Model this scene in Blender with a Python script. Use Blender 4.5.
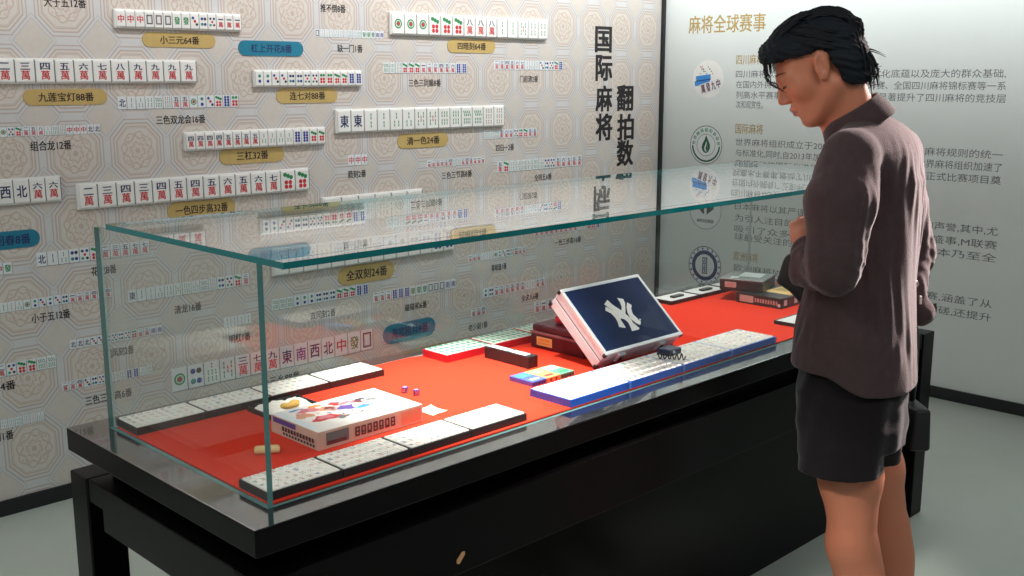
import bpy, bmesh, math, random
import numpy as np
from mathutils import Vector, Matrix

random.seed(7)
rng = np.random.default_rng(7)
S = bpy.context.scene
C = S.collection
for o in list(bpy.data.objects):
    bpy.data.objects.remove(o, do_unlink=True)

# ------------------------------------------------------------------ camera
CAM_H = 1.58
FPX = 1071.2179
YAW, PIT = 0.7818, 0.1946
cd = bpy.data.cameras.new('camera')
cam = bpy.data.objects.new('camera', cd)
C.objects.link(cam)
cam.location = (0, 0, CAM_H)
cam.rotation_euler = (math.pi / 2 - PIT, 0, -YAW)
cd.sensor_width = 36
cd.lens = 36 * FPX / 1024
cd.clip_start = 0.05
S.camera = cam
FWD = np.array([math.sin(YAW) * math.cos(PIT), math.cos(YAW) * math.cos(PIT), -math.sin(PIT)])
RGT = np.array([math.cos(YAW), -math.sin(YAW), 0.0])
UPV = np.cross(RGT, FWD)

# ------------------------------------------------------------------ view, world, lights
S.view_settings.view_transform = 'Standard'
S.view_settings.look = 'None'
S.view_settings.gamma = 1
S.view_settings.use_curve_mapping = False
S.view_settings.exposure = 0.0
w = bpy.data.worlds.new('world')
S.world = w
w.use_nodes = True
w.node_tree.nodes['Background'].inputs[0].default_value = (0.80, 0.90, 0.92, 1)
w.node_tree.nodes['Background'].inputs[1].default_value = 0.155


def area(name, loc, target, size, energy, color=(1, 1, 1), spread=math.pi):
    l = bpy.data.lights.new(name, 'AREA')
    l.shape = 'RECTANGLE'
    l.size, l.size_y = size
    l.energy = energy
    l.color = color
    l.spread = spread
    o = bpy.data.objects.new(name, l)
    C.objects.link(o)
    o.location = loc
    d = Vector(target) - Vector(loc)
    o.rotation_euler = d.to_track_quat('-Z', 'Y').to_euler()
    return o


def spot(name, loc, target, energy, angle, blend=0.6, color=(1, 1, 1), r=0.05):
    l = bpy.data.lights.new(name, 'SPOT')
    l.energy = energy
    l.spot_size = math.radians(angle)
    l.spot_blend = blend
    l.color = color
    l.shadow_soft_size = r
    o = bpy.data.objects.new(name, l)
    C.objects.link(o)
    o.location = loc
    d = Vector(target) - Vector(loc)
    o.rotation_euler = d.to_track_quat('-Z', 'Y').to_euler()
    return o


area('ceiling_wall_washer', (0.8, 2.75, 3.2), (0.8, 3.94, 2.55), (2.8, 0.12), 17, (1.0, 0.985, 0.975), math.radians(62))
area('ceiling_wall_washer', (3.7, 2.75, 3.2), (3.7, 3.94, 2.20), (2.8, 0.12), 18.5, (1.0, 0.985, 0.975), math.radians(72))
area('ceiling_wall_washer', (3.95, 1.6, 3.2), (5.15, 1.6, 2.45), (4.6, 0.12), 36, (0.95, 1.0, 1.0), math.radians(62))
area('fill_panel_light', (1.2, -0.9, 3.2), (2.0, 0.8, 0.0), (2.0, 1.2), 28, (1.0, 0.97, 0.95))  # unseen fill lamp added for ambient light from the front
area('fill_panel_light', (-0.9, 1.9, 3.1), (-0.3, 2.0, 0.0), (1.2, 1.2), 40, (0.97, 1.0, 0.97))  # unseen fill lamp added to lift the table's left end, floor and low wall
spot('ceiling_spotlight', (1.8, 1.95, 3.1), (1.78, 1.96, 0.8), 1250, 26, 1.0, (1.0, 0.95, 0.9))
spot('ceiling_spotlight', (3.0, 2.0, 3.1), (2.85, 2.0, 0.8), 260, 36, 1.0, (1.0, 0.95, 0.9))
spot('track_spotlight', (4.40, 0.78, 2.45), (2.52, 1.13, 1.23), 1750, 18.5, 0.45, (1.0, 0.82, 0.78), .22)
spot('track_spotlight', (0.28, 1.46, 2.25), (2.42, 1.24, 0.28), 115, 16, 0.8, (1.0, 0.90, 0.84))


# ------------------------------------------------------------------ helpers: colour and materials
def lin(c):
    c = c / 255.0
    return c / 12.92 if c <= 0.04045 else ((c + 0.055) / 1.055) ** 2.4


def rgb(r, g, b):
    return (lin(r), lin(g), lin(b), 1.0)


MATS = {}


def mat(name, col, rough=0.6, metal=0.0, spec=0.5, noise=0.0, scale=40.0, bump=0.0, bscale=200.0, coat=0.0, sheen=0.0):
    """principled material; noise = slight procedural variation of the colour, bump = procedural relief"""
    if name in MATS:
        return MATS[name]
    m = bpy.data.materials.new(name)
    m.use_nodes = True
    nt = m.node_tree
    p = nt.nodes['Principled BSDF']
    p.inputs['Base Color'].default_value = col
    p.inputs['Roughness'].default_value = rough
    p.inputs['Metallic'].default_value = metal
    p.inputs['Specular IOR Level'].default_value = spec
    p.inputs['Coat Weight'].default_value = coat
    if sheen:
        p.inputs['Sheen Weight'].default_value = sheen
        p.inputs['Sheen Roughness'].default_value = 0.4
    if noise or bump:
        tc = nt.nodes.new('ShaderNodeTexCoord')
    if noise:
        n = nt.nodes.new('ShaderNodeTexNoise')
        n.inputs['Scale'].default_value = scale
        n.inputs['Detail'].default_value = 5
        mx = nt.nodes.new('ShaderNodeMix')
        mx.data_type = 'RGBA'
        mx.inputs[6].default_value = tuple(c * (1 - noise) for c in col[:3]) + (1,)
        mx.inputs[7].default_value = tuple(min(1, c * (1 + noise)) for c in col[:3]) + (1,)
        nt.links.new(tc.outputs['Object'], n.inputs['Vector'])
        nt.links.new(n.outputs['Fac'], mx.inputs[0])
        nt.links.new(mx.outputs[2], p.inputs['Base Color'])
    if bump:
        n2 = nt.nodes.new('ShaderNodeTexNoise')
        n2.inputs['Scale'].default_value = bscale
        n2.inputs['Detail'].default_value = 4
        b = nt.nodes.new('ShaderNodeBump')
        b.inputs['Strength'].default_value = bump
        b.inputs['Distance'].default_value = 0.002
        nt.links.new(tc.outputs['Object'], n2.inputs['Vector'])
        nt.links.new(n2.outputs['Fac'], b.inputs['Height'])
        nt.links.new(b.outputs['Normal'], p.inputs['Normal'])
    MATS[name] = m
    return m


def ink(name, r, g, b, rough=0.6):
    return mat('ink_' + name, rgb(r, g, b), rough, noise=0.06, scale=60)


for n_, c_ in dict(washpink=(206, 150, 150), peach=(206, 176, 164), umber=(58, 44, 44), washblue=(136, 142, 176), washgrey=(140, 142, 146), black=(26, 22, 24), red=(205, 48, 56), blue=(40, 58, 150), green=(46, 140, 84), teal=(52, 140, 130),
                   grey=(150, 150, 148), gold=(176, 148, 84), white=(236, 234, 230), navy=(28, 44, 96), dark=(52, 52, 56),
                   cyan=(60, 140, 215), olive=(120, 128, 96), pale=(226, 230, 232), purple=(96, 70, 150), faint=(120, 170, 165),
                   skin=(220, 150, 120), orange=(232, 150, 60), wine=(110, 40, 52), pink=(214, 120, 130), darkgreen=(24, 92, 58),
                   softgrey=(112, 118, 118), textgrey=(100, 104, 107), yellow=(222, 190, 120)).items():
    ink(n_, *c_)


# node expression helper for the wallpaper
class NX:
    nt = None

    def __init__(self, sock):
        self.s = sock

    @staticmethod
    def op(kind, *a):
        n = NX.nt.nodes.new('ShaderNodeMath')
        n.operation = kind
        for i, v in enumerate(a):
            if isinstance(v, NX):
                NX.nt.links.new(v.s, n.inputs[i])
            else:
                n.inputs[i].default_value = v
        return NX(n.outputs[0])

    def __add__(a, b): return NX.op('ADD', a, b)
    def __radd__(a, b): return NX.op('ADD', a, b)
    def __sub__(a, b): return NX.op('SUBTRACT', a, b)
    def __rsub__(a, b): return NX.op('SUBTRACT', b, a)
    def __mul__(a, b): return NX.op('MULTIPLY', a, b)
    def __rmul__(a, b): return NX.op('MULTIPLY', a, b)
    def __truediv__(a, b): return NX.op('DIVIDE', a, b)
    def abs(a): return NX.op('ABSOLUTE', a)
    def fract(a): return NX.op('FRACT', a)
    def max(a, b): return NX.op('MAXIMUM', a, b)
    def lt(a, b): return NX.op('LESS_THAN', a, b)
    def gt(a, b): return NX.op('GREATER_THAN', a, b)


def wallpaper():
    m = bpy.data.materials.new('octagon_wallpaper')
    m.use_nodes = True
    nt = m.node_tree
    NX.nt = nt
    p = nt.nodes['Principled BSDF']
    g = nt.nodes.new('ShaderNodeNewGeometry')
    sp = nt.nodes.new('ShaderNodeSeparateXYZ')
    nt.links.new(g.outputs['Position'], sp.inputs[0])
    X, Z = NX(sp.outputs['X']), NX(sp.outputs['Z'])
    u = (X - (1.530 - 0.24 * 20)) / 0.24
    v = (Z - (1.707 - 0.269 * 20)) / 0.269
    a = (u.fract() - 0.5)
    b = (v.fract() - 0.5)
    aa, bb = a.abs(), b.abs()
    d = NX.op('MAXIMUM', NX.op('MAXIMUM', aa * (1 / 0.41), bb * (1 / 0.41)), (aa + bb) * (1 / 0.60))
    dia = 1.0 - (aa + bb)            # distance from the diamond centre (corner of the cell)
    r = NX.op('SQRT', a * a + b * b)
    th = NX.op('ARCTAN2', b, a)

    def line(x, at, wd):
        return (x - at).abs().lt(wd)
    rings = NX.op('MAXIMUM', line(d, 1.07, 0.022), line(d, 0.94, 0.026)).max(line(d, 0.83, 0.018))
    rings = rings.max(line(d, 0.78, 0.010))
    # rosettes inside the octagon
    pet = NX.op('SINE', th * 8.0)
    ros = line(r, 0.0, 0.04).max(line(r + pet * 0.016, 0.255, 0.010)).max(line(r - pet * 0.02, 0.19, 0.011))
    ros = ros.max(line(r + NX.op('SINE', th * 6.0) * 0.014, 0.105, 0.010))
    dots = (NX.op('SINE', th * 12.0) * NX.op('SINE', r * 62.0)).gt(0.45) * r.lt(0.27)
    dl = line(dia, 0.29, 0.010).max(line(dia, 0.345, 0.007))
    inside = d.lt(0.93)
    isdia = dia.lt(0.285)
    nz = nt.nodes.new('ShaderNodeTexNoise')
    nz.inputs['Scale'].default_value = 60
    nz.inputs['Detail'].default_value = 4
    nt.links.new(g.outputs['Position'], nz.inputs['Vector'])

    def mix(fac, c1, c2):
        n = nt.nodes.new('ShaderNodeMix')
        n.data_type = 'RGBA'
        if isinstance(fac, NX):
            nt.links.new(fac.s, n.inputs[0])
        else:
            nt.links.new(fac, n.inputs[0])
        for i, c in ((6, c1), (7, c2)):
            if isinstance(c, tuple):
                n.inputs[i].default_value = c
            else:
                nt.links.new(c, n.inputs[i])
        return n.outputs[2]
    strip = rgb(206, 206, 206)
    warm = mix(nz.outputs['Fac'], rgb(204, 198, 191), rgb(217, 210, 202))
    c = mix(inside, strip, warm)
    c = mix(isdia, c, mix(nz.outputs['Fac'], rgb(200, 194, 186), rgb(212, 205, 197)))
    c = mix(dots * 0.55 * inside, c, rgb(208, 168, 156))
    c = mix(ros * 0.75 * inside, c, rgb(188, 172, 154))
    c = mix(rings * 0.85, c, rgb(186, 168, 158))
    c = mix(dl * 0.8, c, rgb(186, 184, 184))
    nt.links.new(c, p.inputs['Base Color'])
    p.inputs['Roughness'].default_value = 0.62
    p.inputs['Specular IOR Level'].default_value = 0.25
    return m


def glass_mat():
    """thin pane: each face reflects by Schlick's law, the rest passes straight through with a faint green tint"""
    m = bpy.data.materials.new('clear_glass')
    m.use_nodes = True
    nt = m.node_tree
    NX.nt = nt
    nt.nodes.remove(nt.nodes['Principled BSDF'])
    out = nt.nodes['Material Output']
    g = nt.nodes.new('ShaderNodeNewGeometry')
    dt = nt.nodes.new('ShaderNodeVectorMath')
    dt.operation = 'DOT_PRODUCT'
    nt.links.new(g.outputs['Normal'], dt.inputs[0])
    nt.links.new(g.outputs['Incoming'], dt.inputs[1])
    c = 1.0 - NX(dt.outputs['Value']).abs()
    f = NX.op('POWER', c, 5.0) * 0.98 + 0.02
    t = nt.nodes.new('ShaderNodeBsdfTransparent')
    t.inputs[0].default_value = (0.965, 0.98, 0.975, 1)
    gl = nt.nodes.new('ShaderNodeBsdfGlossy')
    gl.inputs['Roughness'].default_value = 0.0
    gl.inputs['Color'].default_value = (1, 1, 1, 1)
    mx = nt.nodes.new('ShaderNodeMixShader')
    nt.links.new(f.s, mx.inputs[0])
    nt.links.new(t.outputs[0], mx.inputs[1])
    nt.links.new(gl.outputs[0], mx.inputs[2])
    nt.links.new(mx.outputs[0], out.inputs[0])
    return m


M_WALLPAPER = wallpaper()
M_GLASS = glass_mat()
M_EDGE = mat('glass_edge_teal', rgb(6, 112, 114), 0.12, spec=0.6, noise=0.35, scale=9)
M_EDGE2 = mat('glass_edge_pale', rgb(84, 132, 130), 0.15, spec=0.6, noise=0.25, scale=12)
M_PLAINWALL = mat('white_wall_panel', rgb(219, 224, 222), 0.55, noise=0.02, scale=3, bump=0.05, bscale=60)
M_FLOOR = mat('grey_polished_floor', rgb(190, 199, 189), 0.38, noise=0.06, scale=6, bump=0.03, bscale=90)
M_TRIM = mat('black_trim', rgb(26, 27, 30), 0.4, noise=0.1)
M_LACQ = mat('black_lacquer', rgb(9, 8, 9), 0.25, spec=0.10, noise=0.15, scale=14)
M_LACQTOP = mat('black_lacquer_top', rgb(20, 20, 21), 0.13, spec=1.0, coat=1.0, noise=0.12, scale=10)
M_FELT = mat('red_felt', rgb(216, 55, 34), 0.95, spec=0.1, noise=0.10, scale=160, bump=0.5, bscale=900)


# ------------------------------------------------------------------ helpers: objects
def tag(o, label=None, cat=None, group=None, kind=None):
    if label: o['label'] = label
    if cat: o['category'] = cat
    if group: o['group'] = group
    if kind: o['kind'] = kind
    return o


def thing(name, loc, label, cat, group=None, rotz=0.0):
    o = bpy.data.objects.new(name, None)
    o.empty_display_size = 0.05
    C.objects.link(o)
    o.location = loc
    o.rotation_euler = (0, 0, rotz)
    return tag(o, label, cat, group)


def world_of(o):
    m = o.matrix_basis.copy()
    return world_of(o.parent) @ m if o.parent else m


def link(name, me, mats, parent=None, local=False, smooth=False):
    """link a mesh given in world coordinates (or, local=True, in the parent's own frame) as one object"""
    o = bpy.data.objects.new(name, me)
    C.objects.link(o)
    if not isinstance(mats, (list, tuple)):
        mats = [mats]
    if len(me.materials) == 0:
        for m in mats:
            me.materials.append(m)
    if parent is not None:
        o.parent = parent
        if not local:
            me.transform(world_of(parent).inverted())
    if smooth:
        for p in me.polygons:
            p.use_smooth = True
    return o


def bm_mesh(bm, name='m'):
    bmesh.ops.recalc_face_normals(bm, faces=bm.faces)
    me = bpy.data.meshes.new(name)
    bm.to_mesh(me)
    bm.free()
    return me


def add_box(bm, a, b, bev=0.0, mi=0, seg=2):
    r = bmesh.ops.create_cube(bm, size=1.0)
    vs = r['verts']
    for v in vs:
        v.co = Vector(((a[0] + b[0]) / 2 + v.co.x * (b[0] - a[0]), (a[1] + b[1]) / 2 + v.co.y * (b[1] - a[1]),
                       (a[2] + b[2]) / 2 + v.co.z * (b[2] - a[2])))
    fs = {f for v in vs for f in v.link_faces}
    for f in fs:
        f.material_index = mi
    if bev > 0:
        es = list({e for v in vs for e in v.link_edges})
        rr = bmesh.ops.bevel(bm, geom=es, offset=bev, segments=seg, affect='EDGES', profile=0.5)
        for f in rr['faces']:
            f.material_index = mi
        return list({v for f in rr['faces'] for v in f.verts} | {v for v in vs if v.is_valid})
    return vs


def box(name, a, b, m, parent=None, bev=0.0, local=False):
    bm = bmesh.new()
    add_box(bm, a, b, bev)
    return link(name, bm_mesh(bm, name), m, parent, local)


def add_prism(bm, pts, z0, z1, mi=0, axis='z'):
    """extruded polygon; pts 2D; axis z -> (x,y,z), y -> (x,z) extruded in y, x -> (y,z) extruded in x"""
    def P(p, h):
        return (p[0], p[1], h) if axis == 'z' else ((p[0], h, p[1]) if axis == 'y' else (h, p[0], p[1]))
    lo = [bm.verts.new(P(p, z0)) for p in pts]
    hi = [bm.verts.new(P(p, z1)) for p in pts]
    fs = [bm.faces.new(lo), bm.faces.new(hi)]
    n = len(pts)
    for i in range(n):
        fs.append(bm.faces.new((lo[i], lo[(i + 1) % n], hi[(i + 1) % n], hi[i])))
    for f in fs:
        f.material_index = mi
    return fs


def add_tube(bm, pts, rad, n=8, mi=0, cap=True):
    pts = [Vector(p) for p in pts]
    rads = rad if isinstance(rad, (list, tuple)) else [rad] * len(pts)
    rings = []
    up = Vector((0, 0, 1))
    for i, p in enumerate(pts):
        t = (pts[min(i + 1, len(pts) - 1)] - pts[max(i - 1, 0)]).normalized()
        s = t.cross(up)
        if s.length < 1e-3:
            s = t.cross(Vector((1, 0, 0)))
        s.normalize()
        q = s.cross(t)
        rings.append([bm.verts.new(p + (s * math.cos(k * 2 * math.pi / n) + q * math.sin(k * 2 * math.pi / n)) * rads[i]) for k in range(n)])
    for a, b in zip(rings, rings[1:]):
        for k in range(n):
            f = bm.faces.new((a[k], a[(k + 1) % n], b[(k + 1) % n], b[k]))
            f.material_index = mi
    if cap:
        for rg in (rings[0], rings[-1]):
            f = bm.faces.new(rg)
            f.material_index = mi


# ------------------------------------------------------------------ helpers: printed marks (flat ink on a surface)
_tx = {}


def text2d(s, bold=0.0):
    """glyph polygons of a string: centred, 1 unit = one character height"""
    bold = 0.0
    k = (s, bold)
    if k not in _tx:
        c = bpy.data.curves.new('glyphs', 'FONT')
        c.body = s
        c.resolution_u = 3
        c.offset = 0.0
        o = bpy.data.objects.new('glyphs', c)
        C.objects.link(o)
        dg = bpy.context.evaluated_depsgraph_get()
        me = bpy.data.meshes.new_from_object(o.evaluated_get(dg))
        co = np.zeros(len(me.vertices) * 3)
        me.vertices.foreach_get('co', co)
        co = co.reshape(-1, 3)[:, :2]
        if len(co):
            lo, hi = co.min(0), co.max(0)
            co = co - (lo + hi) / 2
            wd, ht = hi - lo
        else:
            wd = ht = 1
        _tx[k] = (co, [tuple(p.vertices) for p in me.polygons], wd, ht)
        bpy.data.objects.remove(o)
        bpy.data.curves.remove(c)
        bpy.data.meshes.remove(me)
    return _tx[k]


class Print:
    def __init__(self):
        self.v, self.f, self.m, self.names = [], [], [], []

    def mi(self, col):
        if col not in self.names:
            self.names.append(col)
        return self.names.index(col)

    def poly(self, pts, col, lay=0):
        b = len(self.v)
        self.v += [(p[0], p[1], lay) for p in pts]
        self.f.append(tuple(range(b, b + len(pts))))
        self.m.append(self.mi(col))

    def rect(self, x, y, w, h, col, lay=0, rot=0.0):
        c, s = math.cos(rot), math.sin(rot)
        self.poly([(x + c * a * w / 2 - s * b * h / 2, y + s * a * w / 2 + c * b * h / 2) for a, b in ((-1, -1), (1, -1), (1, 1), (-1, 1))], col, lay)

    def frame(self, x, y, w, h, t, col, lay=0):
        self.rect(x, y + h / 2 - t / 2, w, t, col, lay)
        self.rect(x, y - h / 2 + t / 2, w, t, col, lay)
        self.rect(x - w / 2 + t / 2, y, t, h - 2 * t, col, lay)
        self.rect(x + w / 2 - t / 2, y, t, h - 2 * t, col, lay)

    def disc(self, x, y, r, col, lay=0, n=14, ry=None):
        ry = ry or r
        self.poly([(x + r * math.cos(i * 2 * math.pi / n), y + ry * math.sin(i * 2 * math.pi / n)) for i in range(n)], col, lay)

    def ring(self, x, y, r1, r0, col, lay=0, n=32, a0=0.0, a1=2 * math.pi):
        for i in range(n):
            t0, t1 = a0 + (a1 - a0) * i / n, a0 + (a1 - a0) * (i + 1) / n
            self.poly([(x + r0 * math.cos(t0), y + r0 * math.sin(t0)), (x + r1 * math.cos(t0), y + r1 * math.sin(t0)),
                       (x + r1 * math.cos(t1), y + r1 * math.sin(t1)), (x + r0 * math.cos(t1), y + r0 * math.sin(t1))], col, lay)

    def text(self, s, x, y, size, col, lay=0, bold=0.0, width=None, rot=0.0, height=None):
        co, fs, wd, ht = text2d(s, bold)
        sx = sy = size
        if width: sx = width / wd
        if height: sy = height / ht
        c, sn = math.cos(rot), math.sin(rot)
        mi = self.mi(col)
        for q, (ox, oy) in enumerate(((0, 0),) if bold <= 0 else ((-1, -.6), (1, -.6), (-1, .6), (1, .6), (0, 0))):
            b = len(self.v)
            self.v += [(x + c * (p[0] + ox * bold) * sx - sn * (p[1] + oy * bold) * sy, y + sn * (p[0] + ox * bold) * sx + c * (p[1] + oy * bold) * sy, lay + q * .05) for p in co]
            for f in fs:
                self.f.append(tuple(b + i for i in f))
                self.m.append(mi)

    def build(self, name, fn, parent=None, dz=0.0004, local=False):
        """fn maps (x, y, out) to 3D; out = distance above the surface"""
        me = bpy.data.meshes.new(name)
        me.from_pydata([fn(x, y, (l + 1) * dz) for x, y, l in self.v], [], self.f)
        for i, m in enumerate(self.m):
            me.polygons[i].material_index = m
        return link(name, me, [MATS['ink_' + n] for n in self.names], parent, local)


WANS = '一二三四五六七八九'
PINS = {1: [(0, 0)], 2: [(0, .3), (0, -.3)], 3: [(-.24, .36), (0, 0), (.24, -.36)], 4: [(-.2, .3), (.2, .3), (-.2, -.3), (.2, -.3)],
        5: [(-.24, .36), (.24, .36), (0, 0), (-.24, -.36), (.24, -.36)], 6: [(-.2, .4), (.2, .4), (-.2, -.05), (.2, -.05), (-.2, -.4), (.2, -.4)],
        7: [(-.27, .46), (0, .36), (.27, .26), (-.18, -.1), (.18, -.1), (-.18, -.42), (.18, -.42)],
        8: [(x, y) for x in (-.19, .19) for y in (.45, .15, -.15, -.45)],
        9: [(x, y) for x in (-.27, 0, .27) for y in (.4, 0, -.4)]}
BAMS = {1: [(0, 0)], 2: [(0, .28), (0, -.28)], 3: [(0, .28), (-.2, -.28), (.2, -.28)], 4: [(-.2, .28), (.2, .28), (-.2, -.28), (.2, -.28)],
        5: [(-.26, .28), (.26, .28), (0, 0), (-.26, -.28), (.26, -.28)], 6: [(x, y) for x in (-.26, 0, .26) for y in (.28, -.28)],
        7: [(0, .44)] + [(x, y) for x in (-.26, 0, .26) for y in (.04, -.36)], 8: [(x, y) for x in (-.3, -.1, .1, .3) for y in (.28, -.28)],
        9: [(x, y) for x in (-.26, 0, .26) for y in (.42, 0, -.42)]}


def motif(P, code, x, y, w, lay=1, faint=False):
    """one tile's marks: 3w = three characters, 3p = three circles, 3s = three bamboos, E S W N C F B honours; w = tile width"""
    k = code[-1]
    if k == 'w':
        n = int(code[0])
        P.text(WANS[n - 1], x, y + .33 * w, .5 * w, 'navy' if not faint else 'blue', lay, 0.02, width=.66 * w, height=(.1 if n == 1 else .46) * w)
        P.text('萬', x, y - .28 * w, .68 * w, 'red', lay, 0.015)
    elif k == 'p':
        n = int(code[0])
        if n == 1:
            P.disc(x, y, .37 * w, 'green' if not faint else 'teal', lay, 20)
            P.ring(x, y, .26 * w, .2 * w, 'white', lay + 1, 16)
            P.disc(x, y, .13 * w, 'red', lay + 1, 10)
            return
        r = {2: .2, 3: .17, 4: .18, 5: .15, 6: .18, 7: .165, 8: .165, 9: .13}[n]
        for i, (a, b) in enumerate(PINS[n]):
            if n == 2: c = 'blue' if i else 'teal'
            elif n == 3: c = ('blue', 'red', 'dark')[i]
            elif n == 7: c = 'green' if i < 3 else 'red'
            elif n == 6: c = 'green' if i < 2 else 'red'
            elif n == 8: c = 'blue'
            elif n == 5: c = 'red' if i == 2 else ('dark', 'blue', 'red', 'teal', 'dark')[i]
            elif n == 9: c = ('blue', 'red', 'green')[i % 3]
            else: c = ('blue', 'dark', 'teal', 'blue')[i]
            P.disc(x + a * w, y + b * w * 1.05, r * w, c, lay, 10)
    elif k == 's':
        n = int(code[0])
        hh = {1: .9, 2: .44, 3: .44, 4: .44, 5: .44, 6: .44, 7: .3, 8: .44, 9: .32}[n]
        for i, (a, b) in enumerate(BAMS[n]):
            red = (n == 5 and i == 2) or (n == 7 and i == 0) or (n == 9 and 3 <= i < 6) or (n == 1)
            P.rect(x + a * w, y + b * w * 1.05, .085 * w, hh * w, 'red' if red and n != 1 else ('faint' if faint else 'green'), lay,
                   rot=(0.35 if (n == 8 and (i % 2) == 0) else 0))
            P.rect(x + a * w, y + b * w * 1.05, .11 * w, .06 * w, 'pale', lay + 1)
    elif k == 'B':
        P.frame(x, y, .72 * w, 1.05 * w, .09 * w, 'dark', lay)
        P.frame(x, y, .5 * w, .82 * w, .03 * w, 'dark', lay)
    else:
        ch, c = {'E': ('東', 'navy'), 'S': ('南', 'purple'), 'W': ('西', 'navy'), 'N': ('北', 'navy'), 'C': ('中', 'red'), 'F': ('發', 'green')}[k]
        P.text(ch, x, y, .8 * w, c, lay, 0.02, width=.72 * w, height=.86 * w)


# pixel of the photograph -> point on a plane of the room (used to survey where things stand)
def ray(px, py):
    return FWD + RGT * (px - 512) / FPX + UPV * (288 - py) / FPX


def on_y(px, py, Y):
    r = ray(px, py)
    return np.array([0, 0, CAM_H]) + r * (Y / r[1])


def on_x(px, py, X):
    r = ray(px, py)
    return np.array([0, 0, CAM_H]) + r * (X / r[0])


# ------------------------------------------------------------------ the room
WY, RX = 3.9368, 5.1557
tag(box('floor', (-3, -3, -0.1), (RX + 0.1, WY + 0.1, 0.0), M_FLOOR), kind='structure')
wall_back = tag(box('wall_back', (-3, WY, 0), (RX + 0.1, WY + 0.1, 3.3), M_WALLPAPER), kind='structure')
wall_right = tag(box('wall_right', (RX, -3, 0), (RX + 0.1, WY, 3.3), M_PLAINWALL), kind='structure')
tag(box('baseboard_back', (-3, WY - 0.012, 0), (RX - 0.012, WY, 0.0588), M_TRIM, bev=0.002), kind='structure')
tag(box('baseboard_right', (RX - 0.012, -3, 0), (RX, WY - 0.012, 0.0588), M_TRIM, bev=0.002), kind='structure')
tag(box('trim_1', (RX - 0.026, WY - 0.016, 0.0588), (RX, WY, 3.3), M_TRIM, bev=0.002), kind='structure')


def fb(x, y, o):      # print on the back wall (x, z)
    return (x, WY - o, y)


def fr(x, y, o):      # print on the right wall: reading direction runs towards -Y
    return (RX - o, -x, y)


def flat_row(l, r, tiles, hpx=None, faint=False, ratio=1.32, outline=True):
    """a printed hand: l, r = its lower left and lower right corners in the photograph"""
    a, b = on_y(l[0], l[1], WY), on_y(r[0], r[1], WY)
    n = len(tiles)
    z0 = (a[2] + b[2]) / 2
    wd = (b[0] - a[0]) / n
    ht = wd * ratio
    P = Print()
    for i, t in enumerate(tiles):
        cx, cy = a[0] + (i + .5) * wd, z0 + ht / 2
        if outline:
            P.rect(cx, cy, wd * .95, ht, 'pale', 0)
            P.rect(cx + wd * .475, cy - .02 * wd, wd * .05, ht, 'softgrey', 0)
            P.rect(cx, cy - ht / 2, wd, wd * .05, 'softgrey', 0)
        motif(P, t, cx, cy, wd * .92, 1, faint)
    return P.build('printed_hand', fb, wall_back)


def caption(x, y, s, wpx=None, name='caption', col='black', h=0.037):
    c = on_y(x, y, WY)
    P = Print()
    co, fs, wd, ht = text2d(s, 0.02)
    kw = {}
    if wpx:
        kw['width'] = abs(on_y(x + wpx / 2, y, WY)[0] - on_y(x - wpx / 2, y, WY)[0])
    P.text(s, c[0], c[2], h, col, 0, 0.02, **kw)
    return P.build(name, fb, wall_back)


T = lambda s: s.split()
flat_row((118, 109.5), (239, 107), T('N 2s 3s 4s 8s 9s 5w 5w 1p 2p 3p 7p 8p 6p'))
flat_row((-8, 137.5), (101, 133.5), T('4p 1p 5p 7p 2w 5w 8w 3s 6s 9s C C C N N'))
flat_row((315, 38.3), (384, 37.5), T('B 2s 2s 3s 3s 4s 4s 6s 6s 8s F F F S S'), faint=True)
flat_row((383, 74.3), (467, 72.5), T('8s 6s 9s 7p 7p 7p 1w 2w 3w 4w 5w 6w 8p 8p'))
flat_row((494, 70), (563, 70), T('2w 3w 4w 5w 6w 7w 2s 3s 4s 3p 4p 5p 7p 8p'))
flat_row((348, 166.0), (368, 164.7), T('C C C'))
flat_row((427, 167.3), (485, 164.0), T('1w 2w 3w 2w 3w 4w 6s 6s 3w 4w 5w 1w 1w 2w'))
flat_row((484, 139.5), (537, 136.6), T('6s 7s 8s 5w 6w 7w 5p 6p 7p 5w 5w'), faint=True)
flat_row((497, 172), (582, 166.3), T('5w 7p 4s 5s 6s 5s 6s 7s 5p 5p 5w 6w 7w 5w 5w'))
flat_row((37, 267.5), (150, 253.2), T('N 1s 3s 4p 5p 7p 2w 3w 5w 7w 7w'))
flat_row((-25, 278.0), (13, 273.6), T('E E C F'))
flat_row((-8, 315), (112, 296.5), T('E 1s 2s 3s 1p 2p 3p 2p 3p 4p 1w 2w 3w 4w 4w 4w'))
flat_row((-14, 379.6), (57, 367.5), T('2w 2w 5p 7p 7p 8s 8s'))
flat_row((62, 391), (153, 374.5), T('2w 3w 4w 3p 4p 5p 4s 5s 6s 8p 8p 3s 6s'))
flat_row((70, 349.5), (163, 333.5), T('N N N 3p 3p 4p 5p 4p 5p 6p 2w 3w S S'))
flat_row((128, 304), (250, 283.8), T('E 1s 2s 3s 4s 5s 6s 7s 8s 9s 4p 5p 7p 3w'))
flat_row((224, 328), (252, 323.0), T('2s 2s 2s 2s'))
flat_row((-30, 435), (45, 421.5), T('5w 2w B 8p 6s 6s 8s 9s 9s 7s'), faint=True)
flat_row((272, 310.5), (369, 294.3), T('8s 8s 8s 2p 2p 2p 4p 4p 4p 7p 7p 7p 8p 8p'))
flat_row((373, 303), (456, 288.0), T('2w 2w 2w 8p 8p 8p F F F B B B S S'))
flat_row((483, 298.5), (545, 286.2), T('2p 4p 2w 3w 3w 5w 5w 6w 1s 1s 7w 7w'))
flat_row((534, 237.6), (600, 226.7), T('2w 3w 4w 3w 4w 5w 4w 5w 6w 2s 3s 6p 6p 8p'))
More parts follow.
